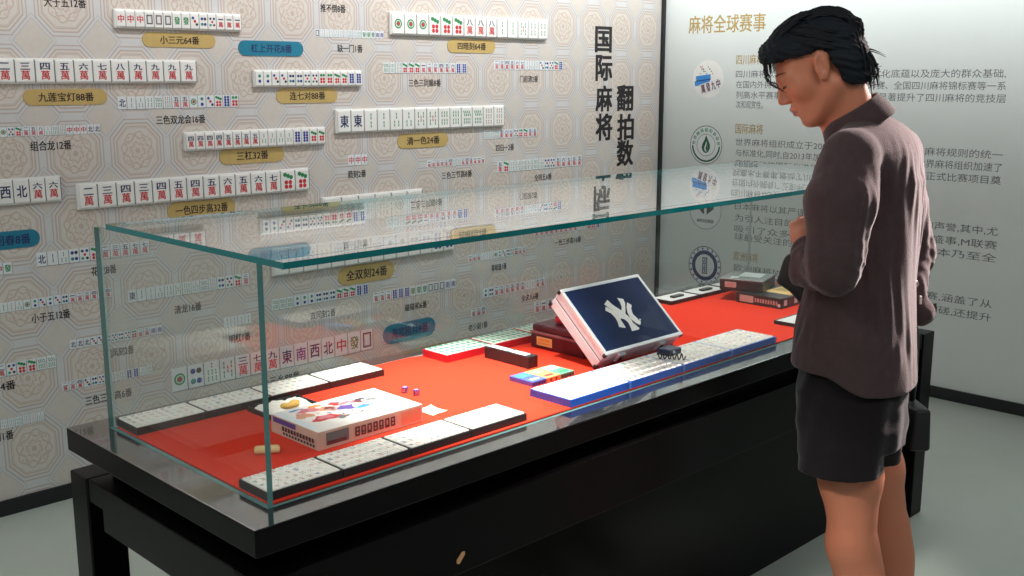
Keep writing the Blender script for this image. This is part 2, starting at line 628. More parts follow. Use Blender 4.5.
flat_row((468, 262.8), (526, 253.2), T('1w 2w 3w 1s 2s 3s 1p 2p 3p 4p 5p 6p 7w 7w'))
flat_row((471, 317.5), (486, 314.8), T('2w 3w 4w'))
flat_row((534, 313.5), (553, 310.2), T('3w 1w 5w'))
flat_row((392, 233.5), (447, 228.0), T('8s 6s 9s 7p 7p 1w 2w 3w 4w 5w 6w 8p 8p'))
for x, y, s, wpx in ((65, 2.5, '大于五12番', 42), (181, 119.5, '三色双龙会16番', 49), (51, 145.5, '组合龙12番', 41), (333, 8.5, '推不倒8番', 25),
                     (350, 48.5, '缺一门1番', 25), (425, 83, '三色三同顺8番', 32), (529, 79, '门前清2番', 18), (357, 174, '箭刻2番', 18),
                     (457, 174.5, '三色三节高8番', 30), (505, 147.5, '四归一2番', 18), (543, 177, '全带五6番', 17), (104, 270, '花龙8番', 25),
                     (51, 316, '小于五12番', 39), (-5, 388, '七对24番', 42), (109, 396.5, '三色三步高6番', 47), (120, 351.5, '门风刻2番', 28),
                     (188, 308, '清龙16番', 27), (240, 337.5, '明杠1番', 21), (-5, 438, '幺九刻1番', 38), (323, 314, '双同刻2番', 25),
                     (416, 306, '碰碰和6番', 22), (499, 267, '喜相逢1番', 15), (530, 297, '全求人6番', 17), (478, 326, '老少副1番', 19),
                     (568, 241, '一色三步高16番', 26), (281, 378.5, '十三幺88番', 38), (541, 307, '自摸1番', 0)):
    if wpx:
        caption(x, y, s, wpx)
# the big vertical title
P = Print()
for ch, px, py, hpx in (('国', 603.5, 39.5, 25), ('际', 604, 68, 25), ('麻', 604, 98.5, 25), ('将', 604, 127, 26), ('翻', 625, 98, 25), ('拍', 625.5, 127, 25), ('数', 625, 153, 25)):
    c = on_y(px, py, WY)
    t, bt = on_y(px, py - hpx / 2, WY), on_y(px, py + hpx / 2, WY)
    l, r = on_y(px - 7.8, py, WY), on_y(px + 7.8, py, WY)
    P.text(ch, c[0], c[2], .1, 'black', 0, 0.035, width=r[0] - l[0], height=t[2] - bt[2])
P.build('title_lettering', fb, wall_back)


# caption pills (thin plates on the wall)
M_GOLD = mat('ochre_plate', rgb(196, 168, 104), 0.5, noise=0.12, scale=30)
M_TEALP = mat('teal_plate', rgb(24, 122, 150), 0.5, noise=0.10, scale=30)


def pill(x0, x1, y0, y1, s, teal=False, label=None, tilt=0.0):
    """px box of the pill, in the photograph"""
    ym = (y0 + y1) / 2
    a, b = on_y(x0, ym + tilt, WY), on_y(x1, ym - tilt, WY)
    xm = (x0 + x1) / 2
    t, u = on_y(xm, y0, WY), on_y(xm, y1, WY)
    h = (t[2] - u[2])
    zc = (a[2] + b[2]) / 2
    r = h / 2
    pts = []
    xa, xb = a[0] + r, b[0] - r
    k = 10
    for i in range(k + 1):
        th = -math.pi / 2 + math.pi * i / k
        pts.append((xb + r * math.cos(th), zc + r * math.sin(th)))
    for i in range(k + 1):
        th = math.pi / 2 + math.pi * i / k
        pts.append((xa + r * math.cos(th), zc + r * math.sin(th)))
    root = thing('caption_plate', ((a[0] + b[0]) / 2, WY, zc), label, 'sign')
    bm = bmesh.new()
    add_prism(bm, pts, WY - 0.003, WY, axis='y')
    link('plate', bm_mesh(bm), M_TEALP if teal else M_GOLD, root)
    P = Print()
    P.text(s, (a[0] + b[0]) / 2, zc, .05, 'navy' if teal else 'black', 0, 0.02, height=h * .55, width=min((xb - xa) * .98, h * .55 * text2d(s, .02)[2] / text2d(s, .02)[3]))
    P.build('lettering', lambda x, y, o: (x, WY - 0.003 - o, y), root)


pill(142, 215, 33, 47.5, '小三元64番', label='ochre pill caption 小三元64番, under the plaque with three red dragon tiles')
pill(23, 107, 89, 105, '九莲宝灯88番', label='ochre pill caption 九莲宝灯88番, under the longest plaque at the left edge')
pill(219, 284, 147.5, 163, '三杠32番', label='ochre pill caption 三杠32番, left of the 清一色 caption')
pill(276, 337, 88.5, 103, '连七对88番', label='ochre pill caption 连七对88番, under the paired circles plaque')
pill(447, 495, 39.5, 53, '四暗刻64番', label='ochre pill caption 四暗刻64番, topmost of the pills near the big title')
pill(397, 448, 133, 147.5, '清一色24番', label='ochre pill caption 清一色24番, under the plaque of green bamboos')
pill(167, 235, 200.5, 217, '一色四步高32番', label='ochre pill caption 一色四步高32番, just above the glass lid', tilt=3)
pill(338, 394, 264, 282, '全双刻24番', label='ochre pill caption reading 全双刻24番 seen through the glass', tilt=4)
pill(238, 303, 41, 56, '杠上开花8番', True, 'teal pill caption high on wall between two long tile plaques')
pill(-38, 39.5, 232, 250, '妙手回春8番', True, 'teal pill caption cut by left edge of the photo', tilt=5)
pill(383, 435, 321, 340, '海底捞月8番', True, 'teal pill caption low on the wall above the red felt', tilt=5)

# relief plaques: a white board with raised tiles
M_BOARD = mat('white_plaque', rgb(236, 235, 232), 0.4, noise=0.03, scale=30)
M_TILEW = mat('tile_face_white', rgb(240, 239, 235), 0.35, noise=0.03, scale=50)
M_TILEG = mat('tile_gap_grey', rgb(120, 124, 122), 0.6, noise=0.1)


def plaque(l, r, hpx, tiles, label, depth=0.016, gap=0.03):
    a, b = on_y(l[0], l[1], WY), on_y(r[0], r[1], WY)
    z0 = (a[2] + b[2]) / 2
    xm, ym = (l[0] + r[0]) / 2, (l[1] + r[1]) / 2
    ht = on_y(xm, ym - hpx, WY)[2] - on_y(xm, ym, WY)[2]
    n = len(tiles)
    wd = (b[0] - a[0]) / n
    root = thing('tile_plaque', ((a[0] + b[0]) / 2, WY, z0), label, 'wall plaque')
    box('board', (a[0] - .004, WY - depth, z0 - .004), (b[0] + .004, WY, z0 + ht + .004), M_BOARD, root, bev=.004)
    for i, t in enumerate(tiles):
        cx, cy = a[0] + (i + .5) * wd, z0 + ht / 2
        bm = bmesh.new()
        g = wd * gap
        add_box(bm, (cx - wd / 2 + g, WY - depth - .006, z0 + .002), (cx + wd / 2 - g, WY - depth, z0 + ht - .002), .003)
        tl = link('tile', bm_mesh(bm), M_TILEW, root)
        P = Print()
        P.rect(cx + wd * .5, cy, wd * .07, ht * .97, 'softgrey', 0)
        motif(P, t, cx, cy, min(wd * .86, ht * .62))
        P.v = [(x, y, (-11 if i < 4 else k)) for i, (x, y, k) in enumerate(P.v)]
        P.build('tile_mark', lambda x, y, o: (x, WY - depth - .006 - o, y), tl)


plaque((114, 27.3), (239, 31), 16.5, T('C C C B B B F F 3p 4p 5p 1w 1w 1w'), 'white tile plaque starting with three red dragon tiles, above 小三元')
plaque((-72, 84.5), (194.5, 81), 23, T('1w 1w 1w 2w 3w 4w 5w 6w 7w 8w 9w 9w 9w 9w'), 'long white tile plaque of blue and red characters cut by left photo edge')
plaque((184, 150), (323, 143.5), 16.5, T('4w 4w 4w 4w 5w 5w 5w 5w 3s 3s 3s 3s 8p 8p 7p 7p'), 'white tile plaque directly above the 三杠32番 caption')
plaque((253, 86), (359.5, 86), 15, T('2p 2p 3p 3p 4p 4p 5p 5p 6p 6p 7p 7p 8p 8p'), 'white tile plaque of paired circles above the 连七对 caption')
plaque((335, 132.3), (501.5, 125.8), 21, T('E E 2s 2s 3s 3s 5s 5s 6s 6s 8s 8s 9s 9s'), 'white tile plaque of mostly green bamboos above the 清一色 caption')
plaque((389, 34), (545, 39.6), 20, T('1p 1p 1p 7p 7p 7p 8w 8w 8w 2s 2s 5s 4s 4s'), 'white tile plaque starting with three large green circles')
plaque((77.5, 208.8), (307, 189.2), 22.5, T('2w 3w 4w 3w 4w 5w 4w 5w 6w 5w 6w 7w 7p 7p'), 'long white tile plaque above the 一色四步高 caption')
plaque((-130, 213), (60, 201.5), 25, T('E E E S S S W W N 6w 6w'), 'white tile plaque ending in 北 and two 六 tiles at left photo edge')
plaque((272, 276), (452, 248.5), 24, T('2s 2s 4s 4s 6s 6s 8s 8s 2p 2p 4p 4p 8p 8p'), 'white tile plaque partly behind glass lid above the 全双刻 caption')
plaque((322, 225), (420, 212.5), 25, T('1w 9w 1s 9s 1p 9p'), 'white tile plaque whose top edge shows just above the glass lid')
flat_row((172, 391.5), (373.5, 349.6), T('1p 4p 7s 5s 3w 7w 9w E S W N C F B'), ratio=1.35)

# right wall lettering and emblems
def rtext(x0, y0, s, x1=None, y1=None, col='dark', h=None, bold=0.0, name='paragraph_line'):
    if col == 'dark':
        col, h = 'textgrey', (h or .05) * .84
    a = on_x(x0, y0, RX)
    b = on_x(x1, y1, RX)
    P = Print()
    P.text(s, (-a[1] - b[1]) / 2, (a[2] + b[2]) / 2, .05, col, 0, bold, width=abs(a[1] - b[1]), height=h)
    P.build(name, fr, wall_right)


rtext(689, 22, '麻将全球赛事', 765.5, 25, 'gold', .098, 0.012, 'title_lettering')
rtext(736.5, 59, '四川麻将', 763, 60, 'gold', .055, 0.008, 'heading')
rtext(736, 72.3, '四川麻将以其独特风格的玩法,深厚的文化底蕴以及庞大的群众基础,', 1006, 75.6, h=.05)
rtext(736, 83.2, '在国内外拥有广泛影响,诸如四川麻将大师赛、全国四川麻将锦标赛等一系', 1006, 87.8, h=.05)
rtext(736, 94, '列高水平赛事,推动了川麻深入人发展,还显著提升了四川麻将的竞技层', 1006, 100, h=.05)
rtext(736, 104.4, '次和观赏性。', 763, 105, h=.05)
rtext(735.5, 128.3, '国际麻将', 763, 129.6, 'gold', .055, 0.008, 'heading')
rtext(735.5, 142, '世界麻将组织成立于2005年,至今已成功推动了麻将规则的统一', 1003, 155.3, h=.05)
rtext(735.5, 152.5, '与标准化,同时,自2013年加入国际智力运动联盟以来,世界麻将组织加速了', 1002, 168, h=.05)
rtext(735, 162.5, '麻将运动的国际化进程,力争使麻将成为未来奥运正式比赛项目奠', 1001, 181.5, h=.05)
rtext(735, 168.8, '定基础。', 757, 170, h=.045)
rtext(735, 190, '日本麻将', 760, 191.4, 'gold', .055, 0.008, 'heading')
rtext(735, 206, '日本麻将以其严谨的规则体系著称,享有极高的声誉,其中,尤', 998, 232, h=.05)
rtext(735, 217, '为引人注目的是职业麻将联盟的麻将体育盛事,M联赛', 997, 246.3, h=.05)
rtext(734.5, 226.7, '吸引了众多顶尖选手参与,已然成为日本乃至全', 996, 260.5, h=.05)
rtext(734.5, 236.5, '球最受关注的联赛之一。', 838, 248.5, h=.05)
rtext(734, 256, '欧洲麻将', 758, 258, 'gold', .055, 0.008, 'heading')
rtext(734, 267.2, '欧洲麻将协会每年举办多场重要的麻将比赛,涵盖了从', 992, 304.5, h=.05)
rtext(734, 277.5, '个人到团体的竞技项目,促进了文化交流与切磋,还提升', 991, 319, h=.05)


def emblem(px, py, rpx, label, fn):
    c = on_x(px, py, RX)
    r = abs(on_x(px, py - rpx, RX)[2] - c[2])
    P = Print()
    fn(P, -c[1], c[2], r)
    o = P.build('wall_emblem', fr, wall_right)
    o['label'] = label


def em_photo(P, x, y, r):
    P.disc(x, y, r, 'white', 0, 40)
    P.rect(x - .3 * r, y + .05 * r, .95 * r, .3 * r, 'cyan', 1, .12)
    P.rect(x - .35 * r, y - .2 * r, 1.0 * r, .25 * r, 'cyan', 1, .12)
    P.rect(x - .3 * r, y - .07 * r, .95 * r, .05 * r, 'navy', 2, .12)
    P.rect(x + .2 * r, y - .4 * r, 1.35 * r, .55 * r, 'pale', 3, .26)
    for i in range(4):
        xx, yy = x - .28 * r + i * .32 * r, y - .52 * r + i * .095 * r
        P.text('萬發九中'[i], xx, yy, .36 * r, 'wine', 4, .03, rot=.26, height=.45 * r, width=.24 * r)
    for i in range(12):
        P.rect(x - .5 * r + .1 * r * (i % 9), y + .28 * r + .12 * r * (i * 7 % 4), .09 * r, .05 * r, ('faint', 'pink', 'dark', 'softgrey')[i % 4], 1, i)


def em_green(P, x, y, r):
    P.disc(x, y, r, 'pale', 0, 40)
    P.ring(x, y, r, .96 * r, 'softgrey', 1, 40)
    P.ring(x, y, .88 * r, .79 * r, 'darkgreen', 1, 24, math.pi * 1.02, math.pi * 1.98)
    P.ring(x, y, .58 * r, .55 * r, 'olive', 1, 30)
    for i in range(9):
        th = math.pi * (.96 - .115 * i)
        P.text('世界麻将组织协会'[i % 8], x + .78 * r * math.cos(th), y + .78 * r * math.sin(th), .22 * r, 'green', 1, .02, rot=th - math.pi / 2)
    dr = [(0, .52), (.1, .3), (.24, .05), (.26, -.15), (.16, -.34), (0, -.42), (-.16, -.34), (-.26, -.15), (-.22, .05), (-.1, .25)]
    P.poly([(x + a * r, y + b * r) for a, b in dr], 'darkgreen', 2)
    P.poly([(x + a * .45 * r + .02 * r, y + b * .6 * r - .1 * r) for a, b in dr], 'pale', 3)
    P.poly([(x + a * .25 * r + .06 * r, y + b * .45 * r - .12 * r) for a, b in dr], 'darkgreen', 4)


def em_black(P, x, y, r):
    P.disc(x, y, r, 'pale', 0, 40)
    P.ring(x, y, r, .97 * r, 'softgrey', 1, 40)
    for s in (-1, 1):
        P.poly([(x + s * .08 * r, y - .22 * r), (x + s * .52 * r, y + .12 * r), (x + s * .5 * r, y + .5 * r), (x + s * .08 * r, y + .12 * r)], 'dark', 1)
    P.rect(x, y + .38 * r, .12 * r, .4 * r, 'red', 1)
    P.text('麻将竞技联盟', x, y - .55 * r, .2 * r, 'dark', 1, .02, width=1.05 * r)


def em_navy(P, x, y, r):
    P.disc(x, y, r, 'pale', 0, 40)
    P.ring(x, y, r, .95 * r, 'softgrey', 1, 40)
    P.ring(x, y, .78 * r, .58 * r, 'navy', 1, 40)
    for i in range(18):
        th = i * math.pi / 9
        P.rect(x + .87 * r * math.cos(th), y + .87 * r * math.sin(th), .10 * r, .09 * r, 'blue', 1, th)
    for k in (-1, 0, 1):
        P.frame(x, y + k * .29 * r, .3 * r, .26 * r, .055 * r, 'navy', 1)
        P.disc(x, y + k * .29 * r, .05 * r, 'navy', 1, 8)


emblem(708, 79, 19, 'round printed picture of blue and white mahjong tiles', em_photo)
emblem(706, 145, 19.5, 'round green emblem with a drop shape', em_green)
emblem(705.5, 210.5, 19, 'round pale emblem with two black wings', em_black)
emblem(704.7, 265.5, 19.5, 'round navy ring emblem', em_navy)
#PART2

# ------------------------------------------------------------------ the black display table
X0, X1, Y0, Y1 = 0.9297, 3.7043, 1.5820, 2.3901
ZS, ZB, ZF = 0.7902, 0.7360, 0.6880        # slab top, slab underside, frame top
table = thing('display_table', ((X0 + X1) / 2, (Y0 + Y1) / 2, 0), 'long black lacquered display table with a red felt top under glass', 'table')
bm = bmesh.new()
add_box(bm, (X0, Y0, ZB), (X1, Y1, ZS), 0.003)
for f in bm.faces:
    f.material_index = 1 if f.calc_center_median().z > ZS - 0.0005 else 0
link('tabletop', bm_mesh(bm), [M_LACQ, M_LACQTOP], table)
box('waist', (X0 + .07, Y0 + .07, ZF), (X1 - .07, Y1 - .07, ZB), M_LACQ, table)
LG = 0.088
for x in (X0, X1 - LG):
    for y in (Y0, Y1 - LG):
        bm = bmesh.new()
        vs = add_box(bm, (x, y, 0), (x + LG, y + LG, ZF), 0.004)
        link('leg', bm_mesh(bm), M_LACQ, table)


def rail(name, axis, a0, a1, c0, c1, drop1, drop2):
    """apron between two legs: shallow next to the legs, deeper in between"""
    s = 0.068
    pts = [(a0, ZF), (a0, ZF - drop1), (a0 + s, ZF - drop1), (a0 + s, ZF - drop2), (a1 - s, ZF - drop2), (a1 - s, ZF - drop1), (a1, ZF - drop1), (a1, ZF)]
    bm = bmesh.new()
    add_prism(bm, pts, c0, c1, axis=axis)
    o = link(name, bm_mesh(bm), M_LACQ, table)
    bv = o.modifiers.new('soft_edge', 'BEVEL')
    bv.width = .003
    bv.segments = 2
    return o


rail('apron', 'x', Y0 + LG, Y1 - LG, X0 + .004, X0 + .072, .054, .106)
rail('apron', 'x', Y0 + LG, Y1 - LG, X1 - .072, X1 - .004, .054, .106)
fa = rail('apron', 'y', X0 + LG, X1 - LG, Y0 + .004, Y0 + .072, .054, .15)
rail('apron', 'y', X0 + LG, X1 - LG, Y1 - .072, Y1 - .004, .054, .106)
box('front_panel', (X0 + LG + .02, 1.736, 0.0), (X1 - LG - .02, 1.756, ZF), M_LACQ, table, .002)
# small brass coloured sticker on the apron
bm = bmesh.new()
add_prism(bm, [(1.409, .566), (1.416, .563), (1.432, .580), (1.432, .587), (1.424, .588), (1.409, .574)], Y0 + .0028, Y0 + .0044, axis='y')
tag(link('sticker', bm_mesh(bm), mat('tan_sticker', rgb(196, 150, 104), 0.6, noise=.2)), 'small tan sticker scrap on the black front of the table', 'sticker')

# red felt lying on the tabletop
ZFL = 0.7940
pts = [(1.012, 1.664), (3.62, 1.664), (3.62, 2.30)]
xs = np.linspace(3.6, 1.02, 40)
for x in xs:
    wv = 2.303 + 0.028 * math.exp(-((x - 1.83) / .07) ** 2) - 0.012 * math.exp(-((x - 1.97) / .09) ** 2) + 0.004 * math.sin(x * 9)
    pts.append((x, min(2.309, wv)))
pts.append((1.012, 2.30))
bm = bmesh.new()
add_prism(bm, pts, ZS + .0003, ZFL)
tag(link('felt_cloth', bm_mesh(bm), M_FELT), 'red felt cloth spread under the glass case', 'cloth')

# ------------------------------------------------------------------ the glass case
GX0, GX1, GY0, GY1 = 0.9996, 3.6344, 1.6519, 2.3202
ZG, ZT = 1.2546, 1.2666
TG = 0.009
case = thing('glass_case', ((GX0 + GX1) / 2, (GY0 + GY1) / 2, ZS), 'clear frameless glass case with teal edged lid standing on the black table', 'display case')


def pane(name, a, b, thin, parent, edge):
    bm = bmesh.new()
    add_box(bm, a, b)
    me = bm_mesh(bm)
    for p in me.polygons:
        p.material_index = 0 if abs(p.normal[thin]) > .5 else 1
    return link(name, me, [M_GLASS, edge], parent)


pane('front_pane', (GX0 + .012, GY0, ZS + .0003), (GX1 - TG - .0005, GY0 + TG, ZG), 1, case, M_EDGE2)
pane('back_pane', (GX0 + .012, GY1 - TG, ZS + .0003), (GX1 - TG - .0005, GY1, ZG), 1, case, mat('glass_edge_light', rgb(176, 192, 190), .2, noise=.1))
pane('side_pane', (GX0, GY0, ZS + .0003), (GX0 + .0115, GY1, ZG), 0, case, M_EDGE2)
pane('side_pane', (GX1 - TG, GY0, ZS + .0003), (GX1, GY1, ZG), 0, case, mat('glass_edge_light', rgb(176, 192, 190), .2, noise=.1))
pane('lid', (GX0, 1.5649, ZG), (3.45, 2.2587, ZT), 2, case, M_EDGE)

# ------------------------------------------------------------------ mahjong tiles in trays
M_IVORY = mat('ivory_tile', rgb(238, 235, 226), 0.28, noise=.03, scale=90)
M_TBLACK = mat('black_tray_plastic', rgb(30, 29, 32), 0.45, noise=.1)
M_TBLUE = mat('blue_tray_plastic', rgb(30, 100, 216), 0.3, noise=.08)
M_TRED = mat('red_tray_card', rgb(186, 22, 44), 0.45, noise=.1)
M_TGREEN = mat('green_tile_back', rgb(70, 148, 118), 0.35, noise=.1, scale=60)


def tile_mesh(w, d, h, code, base, top=None):
    """one tile lying face up at the origin, with its printed marks"""
    bm = bmesh.new()
    add_box(bm, (-w / 2, -d / 2, 0), (w / 2, d / 2, h), min(w, d) * .1, seg=1)
    me0 = bm_mesh(bm)
    P = Print()
    if code:
        motif(P, code, 0, 0, w * .66)
    v = [tuple(x.co) for x in me0.vertices] + [(x, y, h + .00012 * (k + 1)) for x, y, k in P.v]
    n0 = len(me0.vertices)
    f = [tuple(p.vertices) for p in me0.polygons] + [tuple(i + n0 for i in q) for q in P.f]
    me = bpy.data.meshes.new('tile')
    me.from_pydata(v, [], f)
    n1 = len(me0.polygons)
    for i, p in enumerate(me.polygons):
        if i < n1:
            p.material_index = 1 if (top and p.normal.z > .9) else 0
        else:
            p.material_index = 2 + P.m[i - n1]
    me.materials.append(base)
    me.materials.append(top or base)
    for n in P.names:
        me.materials.append(MATS['ink_' + {'red': 'washpink', 'navy': 'washblue', 'blue': 'washblue', 'green': 'faint', 'dark': 'washgrey', 'wine': 'washpink', 'teal': 'faint'}.get(n, n)])
    return me


def open_tray(bm, x0, x1, y0, y1, z0, h, t=.003, floor=.003):
    add_box(bm, (x0, y0, z0), (x1, y1, z0 + floor))
    add_box(bm, (x0, y0, z0 + floor), (x0 + t, y1, z0 + h))
    add_box(bm, (x1 - t, y0, z0 + floor), (x1, y1, z0 + h))
    add_box(bm, (x0 + t, y0, z0 + floor), (x1 - t, y0 + t, z0 + h))
    add_box(bm, (x0 + t, y1 - t, z0 + floor), (x1 - t, y1, z0 + h))


SETS = {}


def tile_set(key, w, d, h, base, top=None):
    if key not in SETS:
        codes = ['1w', '5w', '9w', '3p', '5p', '8p', '4s', '6s', '9s', 'C', 'F', 'E', '2w', '7p', 'B', '2s']
        if key == 'green': codes = [None]
        SETS[key] = [tile_mesh(w, d, h, c, base, top) for c in codes]
    return SETS[key]


def tray(key, x0, y0, wx, wy, h, m, label, cat='tray', cols=9, rows=4, tl=None, tg=None, stuff=None, base=M_IVORY, top=None, group=None):
    z0 = ZFL
    root = thing('tile_tray', (x0 + wx / 2, y0 + wy / 2, z0), label, cat, group)
    bm = bmesh.new()
    open_tray(bm, x0 + .0005, x0 + wx - .0005, y0, y0 + wy, z0, h)
    link('tray_shell', bm_mesh(bm), m, root)
    t = .0035
    px, py = (wx - 2 * t) / cols, (wy - 2 * t) / rows
    th = h - .003 + .0025
    sset = tile_set(key, px * .955, py * .955, th, base, top)
    out = []
    for i in range(cols):
        for j in range(rows):
            me = sset[int(rng.integers(len(sset)))]
            loc = (x0 + t + (i + .5) * px, y0 + t + (j + .5) * py, z0 + .0031)
            if stuff is None:
                o = bpy.data.objects.new('mahjong_tile', me)
                C.objects.link(o)
                o.location = loc
                tag(o, tl, 'mahjong tile', tg)
            else:
                stuff.append((me, loc))
    return root


front = ['at the front left corner of the glass case', 'second from the front left corner of the case', 'third along the front glass, beside the boxed game',
         'fourth along the front glass, nearest the blue trays']
for i in range(4):
    tray('white', 1.0135 + .1745 * i, 1.6735, .1735, .1035, .017, M_TBLACK, 'black tray of white tiles, ' + front[i],
         tl='white mahjong tile in the black tray ' + front[i], tg='white tiles in the black front tray number %d from the left' % (i + 1))
stuff = []
back = ['at the back left corner of the case', 'second along the back glass, behind the white wrapping', 'third along the back glass, behind the boxed game', 'last along the back glass, bare felt on its right']
for i in range(4):
    tray('white', 1.0135 + .1745 * i, 2.2085, .1735, .102, .017, M_TBLACK, 'black tray full of white tiles, ' + back[i], stuff=stuff)
bm = bmesh.new()
mi = {}
for me, loc in stuff:
    n0 = len(bm.verts)
    for v in me.vertices:
        bm.verts.new((v.co.x + loc[0], v.co.y + loc[1], v.co.z + loc[2]))
    bm.verts.ensure_lookup_table()
    for p in me.polygons:
        mm = me.materials[p.material_index]
        k = mi.setdefault(mm.name, (len(mi), mm))
        try:
            f = bm.faces.new([bm.verts[n0 + i] for i in p.vertices])
            f.material_index = k[0]
        except ValueError:
            pass
me = bpy.data.meshes.new('tiles')
bm.to_mesh(me)
bm.free()
tag(link('mahjong_tiles', me, [m for _, m in mi.values()]), 'rows of white mahjong tiles filling the four black trays along the back glass', 'mahjong tiles', kind='stuff')

bl = ['nearest the pack of coloured decks', 'under the lower edge of the leaning briefcase', 'beside the black coil', 'at the right end by the visitor']
for i in range(4):
    x0 = 1.853 + .2300 * i
    r = tray('blue', x0, 1.6655, .2294, .1375, .019, M_TBLUE, 'bright blue tray of white tiles, ' + bl[i], tl='white mahjong tile in the blue tray ' + bl[i],
             tg='white tiles in the blue tray number %d from the left' % (i + 1))
    box('rib', (x0 + .222, 1.6630, ZFL + .001), (x0 + .2300, 1.6655, ZFL + .018), mat('pale_blue_rib', rgb(96, 150, 230), .3), r)
gl = ['nearest the bare felt at the back', 'behind the slim black box', 'partly hidden behind the maroon case']
for i, (gx, gw) in enumerate(((1.915, .176), (2.0975, .176), (2.28, .176))):
    tray('green', gx, 2.187, gw, .105, .021, M_TRED, 'red tray of green backed tiles, ' + gl[i], cols=8, rows=4, tl='green backed tile in the red tray ' + gl[i],
         tg='green backed tiles in the red tray number %d from the left' % (i + 1), base=M_IVORY, top=M_TGREEN)

# flat open trays at the right of the back glass, each with one dark tile on a white lining
M_LINING = mat('pale_lining', rgb(206, 208, 204), .6, noise=.05)
for i, (fx, lb) in enumerate(((2.985, 'flat black tray with white lining, just right of the briefcase'), (3.161, 'flat black tray with white lining, middle one of the back right row'),
                              (3.337, 'flat black tray with white lining, behind the stacked boxes'))):
    r = thing('display_tray', (fx + .086, 2.26, ZFL), lb, 'tray')
    bm = bmesh.new()
    open_tray(bm, fx, fx + .172, 2.213, 2.307, ZFL, .014)
    link('tray_shell', bm_mesh(bm), M_TBLACK, r)
    box('lining', (fx + .004, 2.217, ZFL + .003), (fx + .168, 2.303, ZFL + .0125), M_LINING, r, .001)
    bm = bmesh.new()
    add_box(bm, (fx + .055, 2.243, ZFL + .0126), (fx + .115, 2.263, ZFL + .020), .002)
    tag(link('domino', bm_mesh(bm), mat('dark_domino', rgb(58, 56, 58), .4)), 'dark bar piece on the ' + ['left', 'middle', 'right'][i] + ' white lined flat tray', 'game piece')

# stacked boxes at the right end
M_DBOX = mat('dark_box_card', rgb(46, 40, 40), .42, noise=.15)
M_GTOP = mat('grey_gloss_lid', rgb(112, 120, 118), .12, spec=.8, noise=.15, scale=20)
lb = thing('game_box', (3.31, 1.997, ZFL), 'flat dark game box with ochre picture on top, lower one of the stack', 'box')
box('carton', (3.197, 1.906, ZFL), (3.424, 2.088, ZFL + .037), M_DBOX, lb, .002)
P = Print()
P.rect(3.345, 1.972, .14, .105, 'yellow', 0)
P.rect(3.36, 1.985, .09, .055, 'gold', 1)
P.rect(3.40, 1.945, .035, .04, 'pale', 1)
P.rect(3.31, 1.93, .05, .02, 'orange', 1)
P.build('top_picture', lambda x, y, o: (x, y, ZFL + .037 + o), lb)
P = Print()
P.rect(-2.045, ZFL + .018, .056, .024, 'peach', 0)
for i in range(9):
    P.rect(-2.008 + i * .0105, ZFL + .018, .007, .014, 'peach' if i % 2 else 'washpink', 0)
P.disc(-1.914, ZFL + .012, .006, 'pale', 0)
P.build('side_label', lambda x, y, o: (3.197 - o, -x, y), lb)
P = Print()
for i in range(5):
    P.rect(3.225 + i * .034, ZFL + .019, .02, .02, 'pale' if i % 2 == 0 else 'wine', 0)
P.build('front_label', lambda x, y, o: (x, 1.906 - o, y), lb)
ub = thing('game_box', (3.19, 2.155, ZFL + .0372), 'flat dark box with grey glossy lid and pink label, upper one of the stack', 'box', rotz=math.radians(-73))
# local frame: x runs along its label side, y away
bm = bmesh.new()
add_box(bm, (0, 0, 0), (.157, .165, .036), .002)
link('carton', bm_mesh(bm), M_DBOX, ub, True)
bm = bmesh.new()
add_box(bm, (.0, .0, .0361), (.157, .165, .0425), .002)
link('lid', bm_mesh(bm), [M_GTOP], ub, True)
P = Print()
P.rect(.04, .021, .042, .020, 'peach', 0)
P.rect(.04, .021, .026, .009, 'washpink', 1)
P.rect(.103, .018, .055, .022, 'umber', 0)
P.build('side_label', lambda x, y, o: (x, -o, y), ub, local=True)
bm = bmesh.new()
add_box(bm, (.05, .06, .0426), (.13, .145, .0436), .0003)
add_box(bm, (.03, .02, .0426), (.06, .05, .0432), .0002)
link('clear_sleeve', bm_mesh(bm), mat('pale_sleeve', rgb(178, 188, 186), .15, spec=.7), ub, True)

sr = thing('display_tray', (3.085, 1.753, ZFL), 'thin dark tray with pale lining on the felt beside the visitor', 'tray')
bm = bmesh.new()
open_tray(bm, 2.99, 3.18, 1.70, 1.806, ZFL, .012)
link('tray_shell', bm_mesh(bm), M_TBLACK, sr)
box('lining', (2.994, 1.704, ZFL + .003), (3.176, 1.802, ZFL + .0112), M_LINING, sr, .001)

# ------------------------------------------------------------------ maroon case, red pouch, slim black box
M_MAROON = mat('maroon_leatherette', rgb(82, 22, 36), .45, noise=.12, scale=50, bump=.2, bscale=300)
mc = thing('storage_case', (2.34, 2.048, ZFL), 'maroon storage case with cream label, behind the briefcase', 'case')
box('case_body', (2.2165, 1.944, ZFL), (2.47, 2.154, ZFL + .043), M_MAROON, mc, .004)
box('case_band', (2.2155, 1.943, ZFL + .0431), (2.471, 2.155, ZFL + .050), mat('dusty_band', rgb(150, 96, 100), .5), mc, .001)
box('case_lid', (2.2185, 1.946, ZFL + .0501), (2.468, 2.152, ZFL + .071), M_MAROON, mc, .007)
P = Print()
P.rect(-2.098, ZFL + .0235, .062, .026, 'yellow', 0)
P.rect(-2.098, ZFL + .028, .046, .006, 'orange', 1)
P.rect(-2.098, ZFL + .018, .050, .004, 'orange', 1)
P.build('label', lambda x, y, o: (2.2165 - o, -x, y), mc)
bm = bmesh.new()
bmesh.ops.create_icosphere(bm, subdivisions=3, radius=1)
